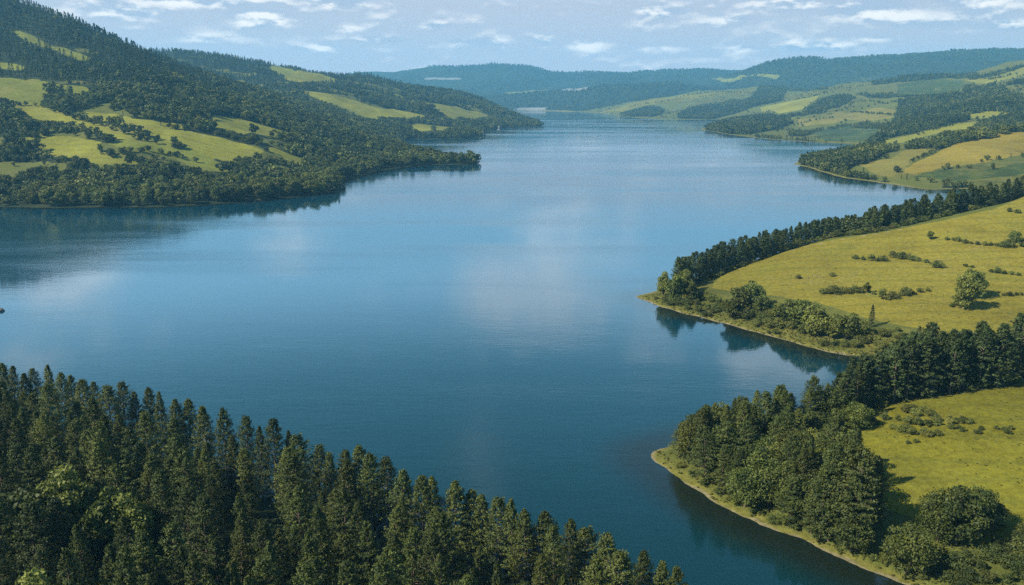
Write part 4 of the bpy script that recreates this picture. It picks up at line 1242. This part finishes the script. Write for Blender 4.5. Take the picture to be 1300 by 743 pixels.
def cottage(px, py, L, B, turn, label, hw=2.8):
    x, y = on_ground(px, py); x, y = float(x[0]), float(y[0])
    root = bpy.data.objects.new('cottage', None); COL.objects.link(root)
    hr = hw + B * .45
    V = np.array([(-L / 2, -B / 2, -1), (L / 2, -B / 2, -1), (L / 2, B / 2, -1), (-L / 2, B / 2, -1), (-L / 2, -B / 2, hw), (L / 2, -B / 2, hw), (L / 2, B / 2, hw), (-L / 2, B / 2, hw)], float)
    wall = mesh_np('wall', V, [(0, 1, 5, 4), (1, 2, 6, 5), (2, 3, 7, 6), (3, 0, 4, 7)], M_WHITE)
    link('wall', wall, root)
    gab = [(-L / 2, -B / 2, hw), (-L / 2, B / 2, hw), (-L / 2, 0, hr - .15), (L / 2, -B / 2, hw), (L / 2, B / 2, hw), (L / 2, 0, hr - .15)]
    g = bpy.data.meshes.new('gable'); g.from_pydata(gab, [], [(0, 2, 1), (3, 4, 5)]); g.materials.append(M_WHITE); link('gable', g, root)
    o = .35
    rv_ = [(-L / 2 - o, -B / 2 - o, hw - .2), (L / 2 + o, -B / 2 - o, hw - .2), (L / 2 + o, 0, hr), (-L / 2 - o, 0, hr), (-L / 2 - o, B / 2 + o, hw - .2), (L / 2 + o, B / 2 + o, hw - .2)]
    r = bpy.data.meshes.new('roof'); r.from_pydata(rv_, [], [(0, 1, 2, 3), (3, 2, 5, 4)]); r.materials.append(M_SLATE); ro = link('roof', r, root)
    ch = mesh_np('chimney', *box(L * .32, L * .32 + .8, -.4, .4, hr - .8, hr + 1.0), M_WHITE); link('chimney', ch, ro)
    for wx in (-L * .3, L * .3):
        link('window', mesh_np('window', *box(wx - .5, wx + .5, -B / 2 - .04, -B / 2 + .05, 1.0, 2.1), M_DARKG), root)
    link('door', mesh_np('door', *box(-.5, .5, -B / 2 - .05, -B / 2 + .05, 0, 2.0), M_DARKG), root)
    root.location = (x, y, float(height(x, y))); root.rotation_euler = (0, 0, turn)
    return tag(root, label, 'cottage', None)


cottage(634, 161.4, 11, 7, .2, 'tiny white cottage at the waterline below the third hill')
cottage(611, 171.0, 10, 6, -.2, 'tiny white cottage on the tip of the second headland of the left bank')
cottage(1238, 175.0, 9, 6, .4, 'small white cottage at the upper corner of the amber field')

# the dark rock that breaks the surface at the left edge
r = np.random.default_rng(3)
bm_v = []
nu_, nv_ = 16, 9
for j in range(nv_):
    for i in range(nu_):
        a = 2 * math.pi * i / nu_; e = math.pi * (j / (nv_ - 1) - .5)
        q = np.array([math.cos(a) * math.cos(e), math.sin(a) * math.cos(e), math.sin(e)])
        s = 1 + .35 * float(fbm(np.array([q[0] * 2 + 5]), np.array([q[1] * 2 + q[2] * 2 + 9]), 3, 3)[0]) * 2
        sx = 3.4 if q[0] < 0 else 2.6
        bm_v.append((q[0] * sx * s, q[1] * 1.5 * s, q[2] * 1.2 * s + .1))
rf = [(j * nu_ + i, j * nu_ + (i + 1) % nu_, (j + 1) * nu_ + (i + 1) % nu_, (j + 1) * nu_ + i) for j in range(nv_ - 1) for i in range(nu_)]
rock = link('rock', mesh_np('rock', bm_v, rf, M_ROCK, smooth=False))
x, y = W(-2, 395); rock.location = (float(x), float(y), .1)
tag(rock, 'dark rock breaking the water at the left edge', 'rock')

# ------------------------------------------------------------------ air, sky, sun
hv, hf = box(-7600, 7600, -300, 9400, -7.5, 560)
haze_me = mesh_np('haze', hv, hf, None)
hm, nt, out = new_mat('air')
pv = nt.nodes.new('ShaderNodeVolumePrincipled'); pv.inputs['Color'].default_value = (.23, .67, 1.0, 1); pv.inputs['Density'].default_value = 7.0e-5; pv.inputs['Anisotropy'].default_value = 0.1
nt.links.new(pv.outputs[0], out.inputs['Volume'])
haze_me.materials.append(hm)
haze = link('haze', haze_me); haze['kind'] = 'stuff'

SUN_EL = math.radians(39)
to_sun = Vector((-.93, -.37, 0)).normalized() * math.cos(SUN_EL) + Vector((0, 0, math.sin(SUN_EL)))
sl = bpy.data.lights.new('sun', 'SUN'); sl.energy = 4.9; sl.angle = math.radians(.53); sl.color = (1.0, .935, .82)
so = bpy.data.objects.new('sun', sl); COL.objects.link(so); so.rotation_euler = to_sun.to_track_quat('Z', 'Y').to_euler(); so.location = to_sun * 500

world = bpy.data.worlds.new('World'); scene.world = world; world.use_nodes = True
nt = world.node_tree; nt.nodes.clear(); k = NT(nt)
wo = k.n('ShaderNodeOutputWorld'); bg = k.n('ShaderNodeBackground'); k.l(bg.outputs[0], wo.inputs[0])
STR = .05
bg.inputs['Strength'].default_value = STR
sky = k.n('ShaderNodeTexSky', sky_type='NISHITA'); sky.sun_disc = False; sky.sun_elevation = SUN_EL
sky.sun_rotation = math.atan2(to_sun.x, to_sun.y)
sky.altitude = 200; sky.air_density = 1.0; sky.dust_density = 1.2; sky.ozone_density = 1.4
dirv = k.n('ShaderNodeTexCoord').outputs['Generated']
sep = k.n('ShaderNodeSeparateXYZ'); k.l(dirv, sep.inputs[0])
az = k.math('MULTIPLY', k.math('ARCTAN2', sep.outputs[0], sep.outputs[1]), 57.2958)
el = k.math('MULTIPLY', k.math('ARCSINE', sep.outputs[2]), 57.2958)


def cl_px(px, py, wpx, hpx, g):
    a = math.degrees(math.atan2(px - CX, F * cp + (CY - py) * sp)); e = 12.8 * -1 + math.degrees(math.atan((CY - py) / F))
    return (a, e, wpx / F * 57.3, hpx / F * 57.3, g)


def cl_ref(px, py, w, h, g):
    d = ray(px, py)
    return (math.degrees(math.atan2(d[0], d[1])), math.degrees(math.atan2(-d[2], math.hypot(d[0], d[1]))), w, h, g)


CLOUDS = [cl_px(*c) for c in [(170, 25, 90, 16, .30), (245, 10, 110, 12, .36), (330, 25, 90, 22, .34), (430, 5, 90, 18, .28), (440, 38, 40, 8, .2), (550, 33, 30, 9, .28), (500, 52, 70, 10, .26), (590, 55, 60, 11, .3), (410, 62, 60, 9, .2), (692, 52, 34, 18, .34), (745, 58, 50, 13, .3),
                              (835, 63, 60, 9, .24), (850, 17, 70, 12, .28), (945, 64, 40, 9, .30), (1045, 62, 80, 12, .34), (1000, 10, 110, 22, .30), (1100, 20, 130, 24, .36), (1240, 8, 110, 18, .38), (1290, 43, 50, 12, .36), (1110, 55, 60, 9, .26), (1200, 40, 120, 16, .22), (930, 28, 90, 18, .22), (300, 50, 160, 14, .12)]]
CLOUDS += [cl_px(*c) for c in [(230, 14, 420, 40, .17), (1130, 16, 460, 44, .18), (560, 54, 300, 20, .09), (900, 60, 340, 18, .08)]]
CLOUDS += [cl_ref(680, 370, 11, 5.5, .42), cl_ref(740, 300, 9, 4.5, .28), cl_ref(378, 312, 4, 3, .36), cl_ref(85, 355, 6, 4, .42), cl_ref(60, 450, 10, 4, .2), cl_ref(835, 415, 5, 4, .24), cl_ref(610, 585, 6, 4, .2), cl_ref(985, 460, 8, 4, .34)]
# a shelf of broken cloud out to the sides and overhead
CLOUDS += [(-48, 9, 22, 7, .25), (50, 10, 24, 8, .25), (150, 16, 40, 9, .2), (-140, 16, 30, 9, .2)]
acc = None
for a, e, w, h, g in CLOUDS:
    dx = k.math('DIVIDE', k.math('SUBTRACT', az, a), w * .62); dy = k.math('DIVIDE', k.math('SUBTRACT', el, e), h * .62)
    r2 = k.math('ADD', k.math('MULTIPLY', dx, dx), k.math('MULTIPLY', dy, dy))
    gg = k.math('MULTIPLY', k.math('EXPONENT', k.math('MULTIPLY', r2, -1.0)), g)
    acc = gg if acc is None else k.math('MAXIMUM', acc, gg)


def cloud_noise(de):
    cmb = k.n('ShaderNodeCombineXYZ'); k.l(k.math('MULTIPLY', az, .55), cmb.inputs[0]); k.l(k.math('MULTIPLY', k.math('ADD', el, de), 1.5), cmb.inputs[1])
    nd = k.n('ShaderNodeTexNoise', noise_dimensions='2D'); k.l(cmb.outputs[0], nd.inputs['Vector']); nd.inputs['Scale'].default_value = .5; nd.inputs['Detail'].default_value = 7; nd.inputs['Roughness'].default_value = .53
    return nd.outputs['Fac']


n0 = cloud_noise(0.0); n1 = cloud_noise(.28)
dens = k.math('ADD', k.math('SUBTRACT', n0, k.ramp(el, 5.5, 9, .57, .70)), k.math('MULTIPLY', acc, 1.65))
maskc = k.ramp(dens, -.04, .46)
shade = k.ramp(k.math('SUBTRACT', n0, n1), -.07, .11)
K_ = 0.625 / STR
ccol = k.mix(shade, (.36 * K_, .43 * K_, .54 * K_), (1.02 * K_, .96 * K_, .88 * K_))
ccol = k.mix(k.ramp(el, 6, 9), ccol, k.mix(shade, (.80 * K_, 1.02 * K_, 1.25 * K_), (1.25 * K_, 1.42 * K_, 1.55 * K_)))
# veil whitening the horizon; unseen bright band above it added to light the water
veil_and_added_band = k.ramp(el, 11, 20, .95, .06)
low = k.mix(k.ramp(el, 5.4, 8.5), (.47 * K_, .485 * K_, .55 * K_), (.38 * K_, .74 * K_, 1.06 * K_))
low = k.mix(k.ramp(el, 8.5, 12), low, (.50 * K_, .98 * K_, 1.42 * K_))
deep = k.mix(.8, sky.outputs[0], (.045 * K_, .115 * K_, .27 * K_))
blue = k.mix(k.ramp(el, 32, 18, 0, .85), deep, (.16 * K_, .46 * K_, .74 * K_))
base = k.mix(veil_and_added_band, blue, low)
colr = k.mix(k.math('MULTIPLY', maskc, .82), base, ccol)
k.l(colr, bg.inputs['Color'])

# ------------------------------------------------------------------ render settings
scene.view_settings.view_transform = 'Standard'; scene.view_settings.look = 'None'
scene.view_settings.exposure = 1.0; scene.view_settings.gamma = 1.0; scene.view_settings.use_curve_mapping = False
scene.render.engine = 'CYCLES'
c = scene.cycles
c.use_denoising = False
c.max_bounces = 4; c.diffuse_bounces = 2; c.glossy_bounces = 2; c.transmission_bounces = 2; c.volume_bounces = 1; c.transparent_max_bounces = 4
c.use_adaptive_sampling = True; c.adaptive_threshold = .015
c.sample_clamp_indirect = 4.0
c.caustics_reflective = False; c.caustics_refractive = False
print('script', round(time.time() - T0, 1))
